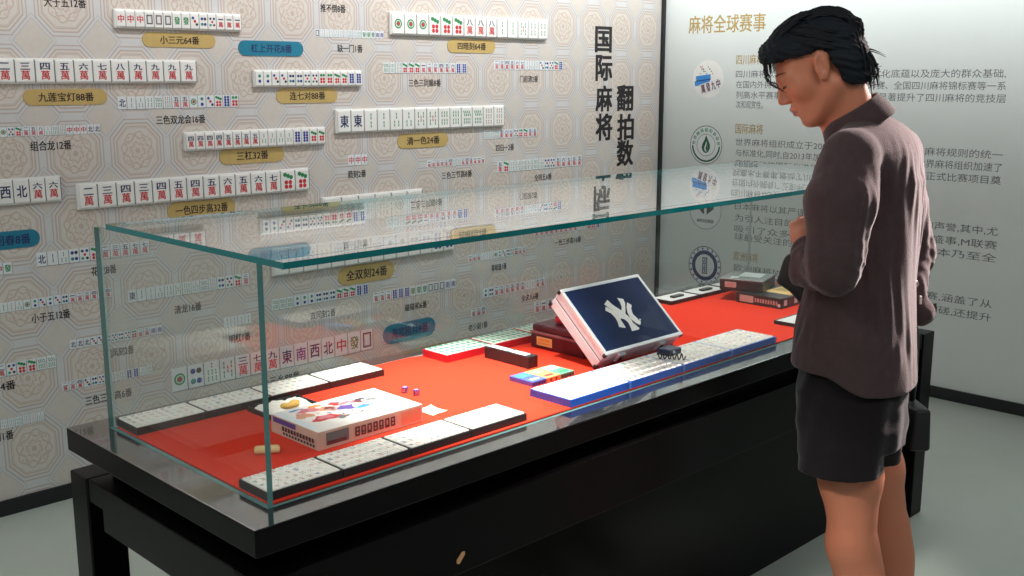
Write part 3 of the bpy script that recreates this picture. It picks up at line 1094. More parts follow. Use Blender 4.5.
for v in bm.verts:
    n = 1 + .12 * math.sin(9 * v.co.x + 4) * math.sin(8 * v.co.y)
    v.co = Vector((2.278 + .026 * v.co.x * n, 2.075 + .030 * v.co.y * n, ZFL + .0712 + .013 + max(-.0128, .017 * v.co.z * n)))
tag(link('pouch', bm_mesh(bm), mat('red_velvet', rgb(190, 14, 40), .8, sheen=.3, noise=.15), smooth=True), 'small bright red pouch lying on the maroon case', 'pouch')

bb = thing('slim_box', (2.048, 2.07, ZFL), 'slim black box with two white tiles set in its top', 'box')
bm = bmesh.new()
add_box(bm, (2.030, 1.981, ZFL), (2.068, 2.157, ZFL + .034), .0015)
link('box_body', bm_mesh(bm), M_TBLACK, bb)
for y0, y1 in ((2.066, 2.150), (1.998, 2.060)):
    box('white_inlay', (2.0345, y0, ZFL + .0341), (2.057, y1, ZFL + .0355), M_IVORY, bb, .0005)

# ------------------------------------------------------------------ three small decks
for i, (c, lbl) in enumerate((((72, 92, 186), 'small blue deck box on the felt'), ((206, 146, 92), 'small orange and yellow deck box between the blue and the green one'),
                              ((92, 150, 128), 'small green deck box on the felt'))):
    dk = thing('deck_box', (1.941 + .0545 * i, 1.896, ZFL), lbl, 'card box')
    ml = mat('deck_card_%d' % i, rgb(*c), .35, noise=.2, scale=70)
    y_ = .043
    box('carton', (1.9145 + .0545 * i, 1.896 - y_, ZFL), (1.9675 + .0545 * i, 1.896 + y_, ZFL + .013), ml, dk, .001)
    P = Print()
    P.rect(1.941 + .0545 * i, 1.915, .04, .03, ['cyan', 'yellow', 'pale'][i], 0)
    P.rect(1.941 + .0545 * i, 1.872, .03, .012, ['pale', 'red', 'green'][i], 0)
    P.build('print', lambda x, y, o: (x, y, ZFL + .013 + o), dk)
    P = Print()
    for k in range(5):
        P.rect(1.920 + .0545 * i + k * .0100, ZFL + .0055, .006, .007, [['navy', 'blue'], ['yellow', 'wine'], ['darkgreen', 'dark']][i][k % 2], 0)
    P.build('side_print', lambda x, y, o: (x, 1.896 - y_ - o, y), dk)

# ------------------------------------------------------------------ aluminium briefcase leaning on the maroon case
bc = bpy.data.objects.new('briefcase', None)
C.objects.link(bc)
bc.location = (2.158, 1.855, ZFL + .0005)
bc.rotation_euler = (0.735, 0, 0)
bc.empty_display_size = .05
tag(bc, 'silver aluminium briefcase with navy lid and white letter emblem, tilted back', 'briefcase')
BW, BH, BT = .348, .233, .063
M_ALU = mat('brushed_aluminium', rgb(218, 224, 228), .55, metal=.1, noise=.06, scale=80)
M_NAVY = mat('navy_lid', rgb(22, 38, 74), .3, spec=.12, noise=.12, scale=12)
M_DARKP = mat('dark_plastic', rgb(34, 32, 34), .4)


def lbox(name, a, b, m, bev=.001):
    bm = bmesh.new()
    add_box(bm, a, b, bev)
    return link(name, bm_mesh(bm), m, bc, True)


lbox('bottom_shell', (.002, .002, 0), (BW - .002, BH - .002, .030), M_ALU, .002)
lbox('seam', (.004, .004, .030), (BW - .004, BH - .004, .033), M_DARKP, .0005)
lbox('top_shell', (.002, .002, .033), (BW - .002, BH - .002, BT - .002), M_ALU, .002)
lbox('lid_panel', (.010, .010, BT - .0021), (BW - .010, BH - .010, BT), M_NAVY, .0006)
bm = bmesh.new()
for a, b in (((0, 0, BT - .012), (BW, .011, BT + .001)), ((0, BH - .011, BT - .012), (BW, BH, BT + .001)), ((0, .011, BT - .012), (.011, BH - .011, BT + .001)), ((BW - .011, .011, BT - .012), (BW, BH - .011, BT + .001))):
    add_box(bm, a, b, .002)
link('edge_frame', bm_mesh(bm), mat('polished_aluminium', rgb(228, 230, 232), .35, metal=.4, noise=.05), bc, True)
for x in (0, BW):
    for y in (0, BH):
        for z in (.006, BT - .007):
            lbox('corner_cap', (x - .006 + (.004 if x == 0 else -.004), y - .006 + (.004 if y == 0 else -.004), z - .006), (x + .006 + (.004 if x == 0 else -.004) - .002, y + .006 + (.004 if y == 0 else -.004) - .002, z + .006), M_DARKP, .0015)
for x in (.08, .26):
    cl = lbox('clasp', (x - .014, -.006, .018), (x + .014, .0025, .050), M_ALU, .0015)
    lbox('clasp_lever', (x - .007, -.009, .026), (x + .007, -.006, .044), M_DARKP, .001)
for x in (.05, .09, .26, .30):
    bm = bmesh.new()
    bmesh.ops.create_uvsphere(bm, u_segments=8, v_segments=6, radius=.003)
    for v in bm.verts:
        v.co += Vector((x, BH, BT - .008))
    link('rivet', bm_mesh(bm), M_ALU, bc, True)
P = Print()
for lay, pl in enumerate(([(0.1255, 0.1556), (0.1499, 0.1681), (0.1552, 0.1499), (0.1731, 0.1237), (0.1817, 0.1063), (0.1867, 0.0926), (0.1837, 0.0776), (0.1932, 0.0537), (0.1852, 0.0506), (0.1565, 0.0511), (0.1616, 0.0626), (0.1663, 0.0812), (0.1603, 0.0937), (0.1443, 0.1025), (0.1434, 0.1247), (0.1337, 0.1407)],
                          [(0.1244, 0.1474), (0.1317, 0.1403), (0.1434, 0.1247), (0.154, 0.102), (0.1459, 0.0966), (0.1436, 0.0691), (0.1405, 0.0656), (0.1195, 0.0742), (0.1276, 0.0892), (0.1304, 0.104), (0.1271, 0.1214), (0.1126, 0.1356)],
                          [(0.1915, 0.1675), (0.2129, 0.1591), (0.2083, 0.1441), (0.1948, 0.128), (0.1784, 0.1084), (0.1678, 0.1176), (0.1842, 0.1343), (0.1919, 0.153)],
                          [(0.2179, 0.1451), (0.2281, 0.1331), (0.2145, 0.1198), (0.2074, 0.1041), (0.2136, 0.08), (0.2177, 0.0749), (0.2054, 0.0633), (0.1932, 0.0729), (0.1856, 0.0914), (0.1911, 0.113), (0.2006, 0.1283)])):
    P.poly(pl, 'white', lay * .4)
P.disc(.2205, .081, .003, 'white', 0, 8)
P.build('letter_emblem', lambda x, y, o: (x, y, BT + o), bc, dz=.0003, local=True)

# ------------------------------------------------------------------ boxed game
gb = thing('boxed_game', (1.3875, 1.930, ZFL), 'white boxed tile game with a colourful picture lid', 'game box')
GBX = (1.2425, 1.5325, 1.838, 2.022)
GH = .042
M_GAME = mat('game_box_card', rgb(214, 190, 172), .4, noise=.06, scale=30)
M_GAMETOP = mat('game_lid_card', rgb(238, 230, 224), .3, noise=.05, scale=30)
bm = bmesh.new()
add_box(bm, (GBX[0], GBX[2], ZFL), (GBX[1], GBX[3], ZFL + GH), .0012)
for f in bm.faces:
    f.material_index = 1 if f.normal.z > .9 else 0
link('carton', bm_mesh(bm), [M_GAME, M_GAMETOP], gb)
P = Print()
rr = random.Random(5)
gx, gy = GBX[0], GBX[2]
# an abstract splash of red, pink, violet and dark shapes over a pale ground
P.rect(gx + .012, gy + .10, .02, .15, 'pale', 0)
for (a, b, rx, ry, c) in ((.075, .075, .034, .019, 'red'), (.075, .078, .02, .011, 'pink'), (.075, .145, .026, .015, 'pink'), (.115, .125, .022, .018, 'skin'), (.118, .128, .012, .009, 'wine'),
                          (.15, .105, .022, .016, 'purple'), (.145, .145, .014, .013, 'red'), (.17, .135, .02, .01, 'pink'), (.195, .125, .015, .012, 'wine'), (.21, .135, .014, .008, 'dark'),
                          (.23, .115, .016, .010, 'softgrey'), (.185, .085, .03, .008, 'cyan'), (.13, .055, .02, .012, 'pale'), (.105, .055, .016, .01, 'softgrey'), (.045, .12, .02, .02, 'skin'), (.1, .162, .016, .008, 'orange'),
                          (.24, .15, .018, .006, 'skin'), (.225, .165, .012, .004, 'yellow'), (.05, .165, .018, .005, 'cyan')):
    th0 = rr.uniform(0, 6)
    P.poly([(gx + a + rx * (1 + .3 * math.sin(3 * t * 2 * math.pi / 18 + th0)) * math.cos(t * 2 * math.pi / 18), gy + b + ry * (1 + .3 * math.cos(4 * t * 2 * math.pi / 18 + th0)) * math.sin(t * 2 * math.pi / 18)) for t in range(18)], c, 1 + (len(P.f) % 3))
for i in range(36):
    P.rect(gx + rr.uniform(.03, .27), gy + rr.uniform(.03, .17), rr.uniform(.004, .012), rr.uniform(.002, .005), rr.choice(['pink', 'wine', 'purple', 'skin', 'cyan', 'softgrey', 'red']), 5, rr.uniform(0, 3))
P.build('lid_picture', lambda x, y, o: (x, y, ZFL + GH + o), gb, dz=.00012)
P = Print()
P.rect(-gy - .13, ZFL + .033, .09, .012, 'purple', 0)
for i in range(11):
    P.rect(-gy - .135 + i * .0115, ZFL + .019, .0085, .010, 'wine' if i % 3 else 'dark', 1)
    P.rect(-gy - .132 + i * .0115, ZFL + .008, .0075, .006, 'dark', 1)
P.build('side_print', lambda x, y, o: (gx - o, -x, y), gb)
P = Print()
P.rect(gx + .05, ZFL + .022, .06, .028, 'softgrey', 0)
P.rect(gx + .048, ZFL + .013, .05, .008, 'wine', 1)
for i in range(7):
    P.frame(gx + .103 + i * .0165, ZFL + .021, .0125, .022, .004, 'wine', 1)
    P.rect(gx + .103 + i * .0165, ZFL + .021 - .003 * (i % 3), .009, .003, 'dark', 2)
P.rect(gx + .255, ZFL + .021, .058, .03, 'skin', 0)
P.build('front_print', lambda x, y, o: (x, gy - o, y), gb)

# shallow tray with white wrapping and a yellow piece
wt = thing('shallow_tray', (1.355, 2.12, ZFL), 'shallow dark tray holding white wrapping, behind the boxed game', 'tray')
bm = bmesh.new()
open_tray(bm, 1.285, 1.425, 2.045, 2.195, ZFL, .012)
link('tray_shell', bm_mesh(bm), M_TBLACK, wt)
bm = bmesh.new()
n = 26
g = [[None] * n for _ in range(n)]
for i in range(n):
    for j in range(n):
        a, b = i / (n - 1), j / (n - 1)
        e = min(a, 1 - a, b, 1 - b)
        z = .0035 + min(.011, e * .12) + .0035 * math.sin(9 * a + 5 * b) * math.sin(11 * b - 3 * a) * min(1, e * 8) + .0015 * math.sin(31 * a + 17 * b) * min(1, e * 8)
        g[i][j] = bm.verts.new((1.2935 + .123 * a + .002 * math.sin(14 * b), 2.0535 + .133 * b + .002 * math.sin(17 * a), ZFL + max(.0032, z)))
for i in range(n - 1):
    for j in range(n - 1):
        bm.faces.new((g[i][j], g[i + 1][j], g[i + 1][j + 1], g[i][j + 1]))
me = bm_mesh(bm)
wr = tag(link('wrapping', me, mat('white_tissue', rgb(238, 232, 222), .5, noise=.04), smooth=True), 'crumpled white wrapping in the shallow tray', 'wrapping')
sm = wr.modifiers.new('thickness', 'SOLIDIFY')
sm.thickness = .0006
sm.offset = 1
bm = bmesh.new()
for (dx, dy, rx, ry) in ((0, 0, .022, .012), (.015, .012, .014, .010), (-.016, .006, .012, .009)):
    r = bmesh.ops.create_icosphere(bm, subdivisions=2, radius=1)
    for v in r['verts']:
        v.co = Vector((1.352 + dx + rx * v.co.x, 2.105 + dy + ry * v.co.y, ZFL + .0215 + .006 * v.co.z))
tag(link('yellow_piece', bm_mesh(bm), mat('amber_plastic', rgb(226, 178, 84), .35, noise=.1), smooth=True), 'amber yellow piece resting on the white wrapping', 'game piece')

# bone coloured piece, dice, paper slip, coil and navy holder
bm = bmesh.new()
vs = add_box(bm, (-.027, -.016, 0), (.027, .016, .012), .0055, seg=3)
bmesh.ops.rotate(bm, verts=bm.verts, cent=(0, 0, 0), matrix=Matrix.Rotation(math.radians(-32), 3, 'Z'))
o = tag(link('bone_piece', bm_mesh(bm), mat('bone', rgb(222, 186, 128), .4, noise=.12, scale=60), smooth=True), 'rounded bone coloured piece alone on red felt near the left glass', 'game piece')
o.location = (1.162, 1.912, ZFL)

for (x, y, rz, lbl) in ((1.651, 2.049, .5, 'purple die, the farther of the pair on the felt'), (1.657, 2.011, 1.1, 'purple die, the nearer of the pair on the felt')):
    d = thing('die', (x, y, ZFL), lbl, 'die', rotz=rz)
    s = .0072
    bm = bmesh.new()
    add_box(bm, (-s, -s, 0), (s, s, 2 * s), .0016)
    link('cube_body', bm_mesh(bm), mat('purple_die', rgb(84, 40, 140), .15, spec=.7), d, True)
    P = Print()
    for a, b in ((-.003, -.003), (.003, .003), (-.003, .003), (.003, -.003), (0, 0)):
        P.disc(a, b, .0014, 'white', 0, 8)
    pv, pf, pm = P.v, P.f, P.m
    vv, ff = [], []
    for fn in (lambda a, b: (a, b, 2 * s + .0002), lambda a, b: (a, -s - .0002, s + b), lambda a, b: (-s - .0002, a, s + b)):
        k = len(vv)
        vv += [fn(p[0], p[1]) for p in pv]
        ff += [tuple(i + k for i in q) for q in pf]
    me = bpy.data.meshes.new('pips')
    me.from_pydata(vv, [], ff)
    link('pips', me, MATS['ink_white'], d, True)

bm = bmesh.new()
gq = []
A_, B_, C_, D_ = [np.array(p) for p in ((1.577, 1.905), (1.623, 1.915), (1.622, 1.852), (1.577, 1.852))]
for i in range(9):
    row = []
    for j in range(9):
        a, b = i / 8, j / 8
        p = (1 - a) * ((1 - b) * A_ + b * B_) + a * ((1 - b) * D_ + b * C_)
        row.append(bm.verts.new((p[0], p[1], ZFL + .0006 + .0035 * (abs(a - .5) * 2) ** 3 * (b) + .0008 * math.sin(6 * b))))
    gq.append(row)
for i in range(8):
    for j in range(8):
        bm.faces.new((gq[i][j], gq[i + 1][j], gq[i + 1][j + 1], gq[i][j + 1]))
o = tag(link('paper_slip', bm_mesh(bm), mat('cream_paper', rgb(244, 226, 206), .6)), 'small cream paper slip on the felt beside the boxed game', 'paper')
sm = o.modifiers.new('thickness', 'SOLIDIFY')
sm.thickness = .0004
sm.offset = 1

ZBT = ZFL + .0192
bm = bmesh.new()
pts = []
p0, p1 = np.array([2.308, 1.756, ZBT + .0105]), np.array([2.350, 1.690, ZBT + .0105])
dv = (p1 - p0)
side = np.array([-dv[1], dv[0], 0]) / np.linalg.norm(dv[:2])
for i in range(6 * 14 + 1):
    t = i / (6 * 14)
    th = 2 * math.pi * 6 * t
    pts.append(p0 + dv * t + side * .0085 * math.cos(th) + np.array([0, 0, .0085 * math.sin(th)]))
add_tube(bm, pts, .0019, 6)
tag(link('coil', bm_mesh(bm), mat('black_coil', rgb(34, 30, 34), .25), smooth=True), 'small black spiral coil lying on the white tiles of a blue tray', 'coil')
nb = thing('navy_holder', (2.37, 1.765, ZBT), 'small navy holder under the lower right corner of the briefcase', 'holder')
bm = bmesh.new()
add_box(bm, (2.345, 1.742, ZBT), (2.405, 1.785, ZBT + .020), .005, seg=3)
link('holder_body', bm_mesh(bm), mat('navy_plastic', rgb(26, 38, 74), .3), nb)
bm = bmesh.new()
bmesh.ops.create_uvsphere(bm, u_segments=10, v_segments=8, radius=.0045)
for v in bm.verts:
    v.co += Vector((2.366, 1.7415, ZBT + .012))
link('knob', bm_mesh(bm), mat('pale_knob', rgb(190, 200, 220), .3), nb)
#PART3

# ------------------------------------------------------------------ the visitor: implicit surfaces meshed by surface nets
# local frame: u = to the right of the viewing direction, w = away from the viewer, z = up (all metres from the room origin)
UH = np.array([math.cos(YAW), -math.sin(YAW), 0.0])
WH = np.array([math.sin(YAW), math.cos(YAW), 0.0])


def L(px, py, w):
    """surveyed point: pixel of the photograph at horizontal distance w"""
    r = ray(px, py)
    k = w / float(r @ WH)
    return np.array([k * float(r @ UH), w, CAM_H + k * r[2]])


class Field:
    def __init__(self, lo, hi, vox):
        self.lo, self.vox = np.array(lo, float), vox
        self.n = np.ceil((np.array(hi) - self.lo) / vox).astype(int) + 1
        self.F = np.full(self.n, 0.2, np.float32)

    def sl(self, lo, hi, pad):
        a = np.maximum(0, np.floor((np.array(lo) - pad - self.lo) / self.vox).astype(int))
        b = np.minimum(self.n, np.ceil((np.array(hi) + pad - self.lo) / self.vox).astype(int) + 1)
        s = tuple(slice(i, j) for i, j in zip(a, b))
        ax = [np.asarray(self.lo[k] + self.vox * np.arange(a[k], b[k]), np.float32) for k in range(3)]
        g = np.meshgrid(*ax, indexing='ij', sparse=True)
        return s, g

    def add(self, fn, lo, hi, k=0.02, pad=0.06):
        s, g = self.sl(lo, hi, pad)
        d, f = fn(*g), self.F[s]
        if k <= 0:
            self.F[s] = np.minimum(f, d)
        else:
            h = np.clip(k - np.abs(f - d), 0, None) / k
            self.F[s] = np.minimum(f, d) - h * h * k * .25

    def cut(self, fn, lo, hi, k=0.01, pad=0.03):
        s, g = self.sl(lo, hi, pad)
        d, f = -fn(*g), self.F[s]
        h = np.clip(k - np.abs(f - d), 0, None) / k
        self.F[s] = np.maximum(f, d) + h * h * k * .25

    def cone(self, a, b, ra, rb, k=0.02, cut=False):
        a, b = np.asarray(a, float), np.asarray(b, float)
        ab = b - a
        L2 = float(ab @ ab)

        def fn(U, W, Z):
            t = np.clip(((U - a[0]) * ab[0] + (W - a[1]) * ab[1] + (Z - a[2]) * ab[2]) / L2, 0, 1)
            return np.sqrt((U - a[0] - t * ab[0]) ** 2 + (W - a[1] - t * ab[1]) ** 2 + (Z - a[2] - t * ab[2]) ** 2) - (ra + (rb - ra) * t)
        r = max(ra, rb)
        (self.cut if cut else self.add)(fn, np.minimum(a, b) - r, np.maximum(a, b) + r, k)

    def ell(self, c, axes, rad, k=0.02, cut=False):
        """ellipsoid: axes = three unit vectors, rad = three radii"""
        c = np.asarray(c, float)
        A = [np.asarray(x, float) for x in axes]

        def fn(U, W, Z):
            q = [((U - c[0]) * x[0] + (W - c[1]) * x[1] + (Z - c[2]) * x[2]) for x in A]
            k0 = np.sqrt(sum((v / r) ** 2 for v, r in zip(q, rad)))
            k1 = np.sqrt(sum((v / (r * r)) ** 2 for v, r in zip(q, rad))) + 1e-6
            return k0 * (k0 - 1) / k1
        R = max(rad)
        (self.cut if cut else self.add)(fn, c - R, c + R, k)

    def mesh(self, name):
        F = self.F
        ins = F < 0
        n = np.array(F.shape)
        m = n - 1
        cnt = np.zeros(m, np.uint8)
        cor = [(i, j, k) for i in (0, 1) for j in (0, 1) for k in (0, 1)]
        for c in cor:
            cnt += ins[c[0]:c[0] + m[0], c[1]:c[1] + m[1], c[2]:c[2] + m[2]]
        act = (cnt > 0) & (cnt < 8)
        idx = np.full(m, -1, np.int64)
        cells = np.argwhere(act)
        idx[act] = np.arange(len(cells))
        P = np.zeros((len(cells), 3))
        K = np.zeros(len(cells))
        val = {c: F[cells[:, 0] + c[0], cells[:, 1] + c[1], cells[:, 2] + c[2]] for c in cor}
        for a in cor:
            for ax in range(3):
                if a[ax] == 0:
                    b = tuple(1 if i == ax else a[i] for i in range(3))
                    fa, fb_ = val[a], val[b]
                    cr = (fa < 0) != (fb_ < 0)
                    t = np.where(cr, fa / np.where(cr, fa - fb_, 1), 0)
                    q = np.array(a, float)[None, :].repeat(len(cells), 0)
                    q[:, ax] += t
                    P += np.where(cr[:, None], q, 0)
                    K += cr
        P = P / K[:, None] + cells
        P = self.lo + P * self.vox
        faces = []
        for ax in range(3):
            o1, o2 = (ax + 1) % 3, (ax + 2) % 3
            sl0 = [slice(1, m[i]) for i in range(3)]
            sl0[ax] = slice(0, m[ax])
            sl1 = list(sl0)
            sl1[ax] = slice(1, m[ax] + 1)
            a, b = ins[tuple(sl0)], ins[tuple(sl1)]
            ch = np.argwhere(a != b)
            flip = a[a != b]
            off = np.ones(3, int)
            off[ax] = 0
            e = ch + off
            q = []
            for d1, d2 in ((0, 0), (1, 0), (1, 1), (0, 1)):
                c = e.copy()
                c[:, o1] -= d1
                c[:, o2] -= d2
                q.append(idx[c[:, 0], c[:, 1], c[:, 2]])
            q = np.stack(q, 1)
            q[~flip] = q[~flip][:, ::-1]
            faces.append(q)
        Q = np.concatenate(faces)
        V = P[:, 0:1] * UH + P[:, 1:2] * WH + P[:, 2:3] * np.array([0, 0, 1.0])
        me = bpy.data.meshes.new(name)
        me.vertices.add(len(V))
        me.vertices.foreach_set('co', V.ravel())
        me.loops.add(Q.size)
        me.loops.foreach_set('vertex_index', Q.ravel().astype(np.int32))
        me.polygons.add(len(Q))
        me.polygons.foreach_set('loop_start', np.arange(0, Q.size, 4, dtype=np.int32))
        me.polygons.foreach_set('use_smooth', np.ones(len(Q), bool))
        me.update(calc_edges=True)
        me.validate()
        return me, P


def relax(me, it=4, lam=.5):
    """a few rounds of averaging so that the meshed surface reads as cloth or skin, not as voxels"""
    n = len(me.vertices)
    co = np.zeros(n * 3)
    me.vertices.foreach_get('co', co)
    co = co.reshape(-1, 3)
    e = np.zeros(len(me.edges) * 2, np.int32)
    me.edges.foreach_get('vertices', e)
    e = e.reshape(-1, 2)
    deg = np.bincount(e.ravel(), minlength=n)[:, None]
    for i in range(it):
        for l in (lam, -lam * 1.03):
            s = np.zeros_like(co)
            for k in range(3):
                s[:, k] = np.bincount(e[:, 0], co[e[:, 1], k], n) + np.bincount(e[:, 1], co[e[:, 0], k], n)
            co = co + l * (s / np.maximum(deg, 1) - co)
    me.vertices.foreach_set('co', co.ravel())
    me.update()


def skin_mat():
    m = mat('skin', rgb(194, 122, 92), .5, noise=.07, scale=25, bump=.08, bscale=260)
    p = m.node_tree.nodes['Principled BSDF']
    p.inputs['Subsurface Weight'].default_value = .12
    p.inputs['Subsurface Radius'].default_value = (.012, .005, .003)
    p.inputs['Subsurface Scale'].default_value = 1.0
    return m


def cloth_mat(name, col, rough=.9):
    m = mat(name, col, rough, spec=.15, noise=.22, scale=55, bump=.8, bscale=330, sheen=.25)
    return m


M_SKIN = skin_mat()
M_SHIRT = cloth_mat('brown_linen', rgb(71, 56, 58))
M_SHORTS = cloth_mat('dark_shorts_cloth', rgb(25, 21, 24))
M_HAIR = mat('dark_hair', rgb(29, 34, 40), .6, spec=.10, noise=.3, scale=60)
M_BROW = mat('brow_hair', rgb(40, 30, 28), .6)
M_LIP = mat('lip', rgb(166, 92, 84), .45)

fb_ = np.array([-.89, .456, 0])           # the way the body faces
lb_ = np.array([-.456, -.89, 0])          # towards his left
Zv = np.array([0, 0, 1.0])

# --- head frame
tp = math.radians(33)
fh0 = np.array([-.985, .17, 0])
lh = np.array([-.17, -.985, 0])
fh = fh0 * math.cos(tp) - Zv * math.sin(tp)
uh = fh0 * math.sin(tp) + Zv * math.cos(tp)
HC = L(814, 66.5, 2.56)


def hp(f, s, h):
    return HC + fh * f + lh * s + uh * h


HAX = (fh, lh, uh)

# --- joints
sh_l, el_l, wr_l = L(850, 158, 2.42), L(834, 270, 2.36), L(810, 252, 2.50)
sh_r, el_r, wr_r = L(897, 152, 2.69), L(913, 252, 2.76), L(907, 318, 2.66)
hip_l, kn_l = L(847, 405, 2.52), L(852, 545, 2.47)
hip_r, kn_r = L(868, 405, 2.63), L(884, 528, 2.66)
an_l = np.array([kn_l[0] + .045, kn_l[1] + .01, .09])
an_r = np.array([kn_r[0] + .035, kn_r[1] + .01, .09])
nk0 = L(856, 122, 2.56)

B = Field((.55, 2.18, -.005), (1.12, 2.95, 1.80), .0045)
# torso (under the clothes)
chest = L(874, 210, 2.60)
waist = L(860, 330, 2.56)
pel = L(860, 395, 2.56)
B.ell(chest, (fb_, lb_, Zv), (.078, .115, .19), .03)
B.ell(waist, (fb_, lb_, Zv), (.082, .115, .17), .04)
B.ell(pel, (fb_, lb_, Zv), (.10, .145, .13), .05)
B.cone(sh_l - lb_ * .03, sh_r + lb_ * .03, .045, .045, .05)
# neck: from the nape of the skull to between the shoulders
B.cone(hp(-.035, 0, -.045), nk0 + np.array([0, 0, -.01]), .050, .058, .03)
B.cone(hp(.0, 0, -.075), nk0 + fb_ * .03 + Zv * -.02, .040, .045, .03)
# skull and face
B.ell(hp(-.018, 0, .030), HAX, (.090, .073, .074), .02)
B.ell(hp(.030, 0, -.020), HAX, (.056, .062, .082), .03)
for s in (-1, 1):
    B.cone(hp(-.012, s * .050, -.055), hp(.055, s * .022, -.096), .020, .017, .03)
    B.ell(hp(.050, s * .043, -.022), HAX, (.026, .022, .022), .025)
    B.cone(hp(.076, s * .014, .016), hp(.064, s * .046, .014), .011, .010, .016)
B.ell(hp(.066, 0, -.100), HAX, (.022, .026, .019), .02)
B.ell(hp(.068, 0, -.066), HAX, (.020, .030, .024), .02)
for s in (-1, 1):
    B.ell(hp(.088, s * .031, .004), HAX, (.014, .018, .011), .012, cut=True)
    B.ell(hp(.070, s * .031, .003), HAX, (.0145, .0145, .0135), .004)
B.cone(hp(.080, 0, .010), hp(.100, 0, -.030), .0085, .0115, .012)
for s in (-1, 1):
    B.ell(hp(.090, s * .0125, -.036), HAX, (.011, .008, .008), .006)
B.ell(hp(.088, 0, -.060), HAX, (.011, .023, .0075), .006)
B.ell(hp(.087, 0, -.0735), HAX, (.0105, .019, .0078), .006)
B.cone(hp(.097, -.02, -.0668), hp(.097, .02, -.0668), .0022, .0018, .004, cut=True)
B.cone(hp(.088, 0, -.083), hp(.086, .0, -.084), .006, .006, .012, cut=True)
# ears
for s in (-1, 1):
    eb = uh * .96 + fh * -.28
    ef = fh * .96 + uh * .28
    ec = hp(-.010, s * .074, -.002)
    eo = lh * s
    e_out = (eo * .94 - ef * .34)
    e_f = (ef * .94 + eo * .34)
    B.ell(ec, (e_f, e_out, eb), (.019, .0065, .033), .008)
    B.ell(ec + e_out * .008 + e_f * .002 + eb * .001, (e_f, e_out, eb), (.0115, .0085, .021), .003, cut=True)
    B.cone(ec + e_out * .005 - e_f * .003 + eb * .012, ec + e_out * .005 - e_f * .005 - eb * .010, .0028, .0028, .003)
    B.ell(ec - eb * .028 + e_f * .004, (e_f, e_out, eb), (.009, .005, .009), .006)
    B.cone(ec + e_f * .012 - eb * .006, ec + e_f * .013 - eb * .013, .004, .004, .004)
# arms
for sh, el, wr in ((sh_l, el_l, wr_l), (sh_r, el_r, wr_r)):
    B.cone(sh, el, .046, .036, .03)
    B.cone(el, wr, .036, .024, .02)


def hand(F, wr, tip, palm_n, thumb_side, curl, sc=1.0):
    """palm box of ellipsoids, four fingers of unequal length curling to the palm side, thumb from the side of the palm"""
    d = (tip - wr) / np.linalg.norm(tip - wr)
    n = palm_n - d * float(palm_n @ d)
    n /= np.linalg.norm(n)
    s = np.cross(d, n)
    if float(s @ thumb_side) < 0:
        s = -s
    pc = wr + d * .050 * sc
    F.ell(pc, (d, s, n), (.048 * sc, .040 * sc, .016 * sc), .012)
    F.cone(wr, wr + d * .03, .024 * sc, .024 * sc, .02)
    for i, (o, ln) in enumerate(((.029, .070), (.0100, .078), (-.0095, .072), (-.028, .057))):
        p = wr + d * (.088 - .004 * abs(i - 1)) * sc + s * o * sc
        dd = d.copy()
        nn = n.copy()
        for j, fr_ in enumerate((.45, .32, .23)):
            a = curl * (.55 + .45 * j) + .06 * i
            d2 = dd * math.cos(a) + nn * math.sin(a)
            nn = nn * math.cos(a) - dd * math.sin(a)
            dd = d2
            q = p + dd * ln * fr_ * sc
            F.cone(p, q, (.0092 - .0008 * j) * sc, (.0086 - .0008 * j) * sc, .004 if j else .008)
            p = q
    t0 = wr + d * .022 * sc + s * .026 * sc
    t1 = t0 + (d * .55 + s * .75 + n * .3) * .036 * sc
    t2 = t1 + (d * .85 + s * .2 + n * .45) * .032 * sc
    t3 = t2 + (d * .9 - s * .1 + n * .4) * .024 * sc
    F.cone(t0, t1, .0145 * sc, .0115 * sc, .01)
    F.cone(t1, t2, .0112 * sc, .0098 * sc, .004)
    F.cone(t2, t3, .0098 * sc, .0080 * sc, .004)


hand(B, wr_l + (L(803, 232, 2.53) - wr_l) * .25, L(803, 214, 2.60), np.array([.3, .75, -.3]), np.array([-.2, -.2, 1.0]), .62)
hand(B, wr_r, wr_r + np.array([-.075, -.03, -.045]), np.array([-.8, .2, -.2]), np.array([-.5, -.2, -.6]), .55)
# legs
for hip, kn, an, sd in ((hip_l, kn_l, an_l, 1), (hip_r, kn_r, an_r, -1)):
    mid = hip * .45 + (kn + Zv * .03) * .55
    B.cone(hip, mid, .062, .073 if sd > 0 else .062, .03)
    B.cone(mid, kn + Zv * .03, .073 if sd > 0 else .062, .056, .03)
    B.ell(kn + fb_ * .010, (fb_, lb_, Zv), (.052, .050, .062), .03)
    cm = kn * .66 + an * .34 - fb_ * .018
    B.ell(cm, (fb_, lb_, Zv), (.056, .054, .135), .04)
    B.cone(kn - Zv * .02, an, .047, .034, .03)
    foot = an + fb_ * .13
    foot[2] = .035
    heel = an - fb_ * .045
    heel[2] = .04
    B.cone(an - Zv * .03, foot, .036, .026, .03)
    B.cone(an - Zv * .03, heel, .036, .034, .02)
    B.cone(foot - lb_ * .02, foot + fb_ * .05 + lb_ * .015, .03, .022, .02)
me, _ = B.mesh('person_body')
relax(me, 2)
# bring the whole figure to the room: the person stands on an Empty between the feet
foot_c = (an_l + an_r) / 2
base = foot_c[0] * UH + foot_c[1] * WH
person = thing('person', (base[0], base[1], 0), 'person in brown shirt and dark shorts bending their head over the glass case', 'person')
body = link('body', me, [M_SKIN, M_LIP], person)

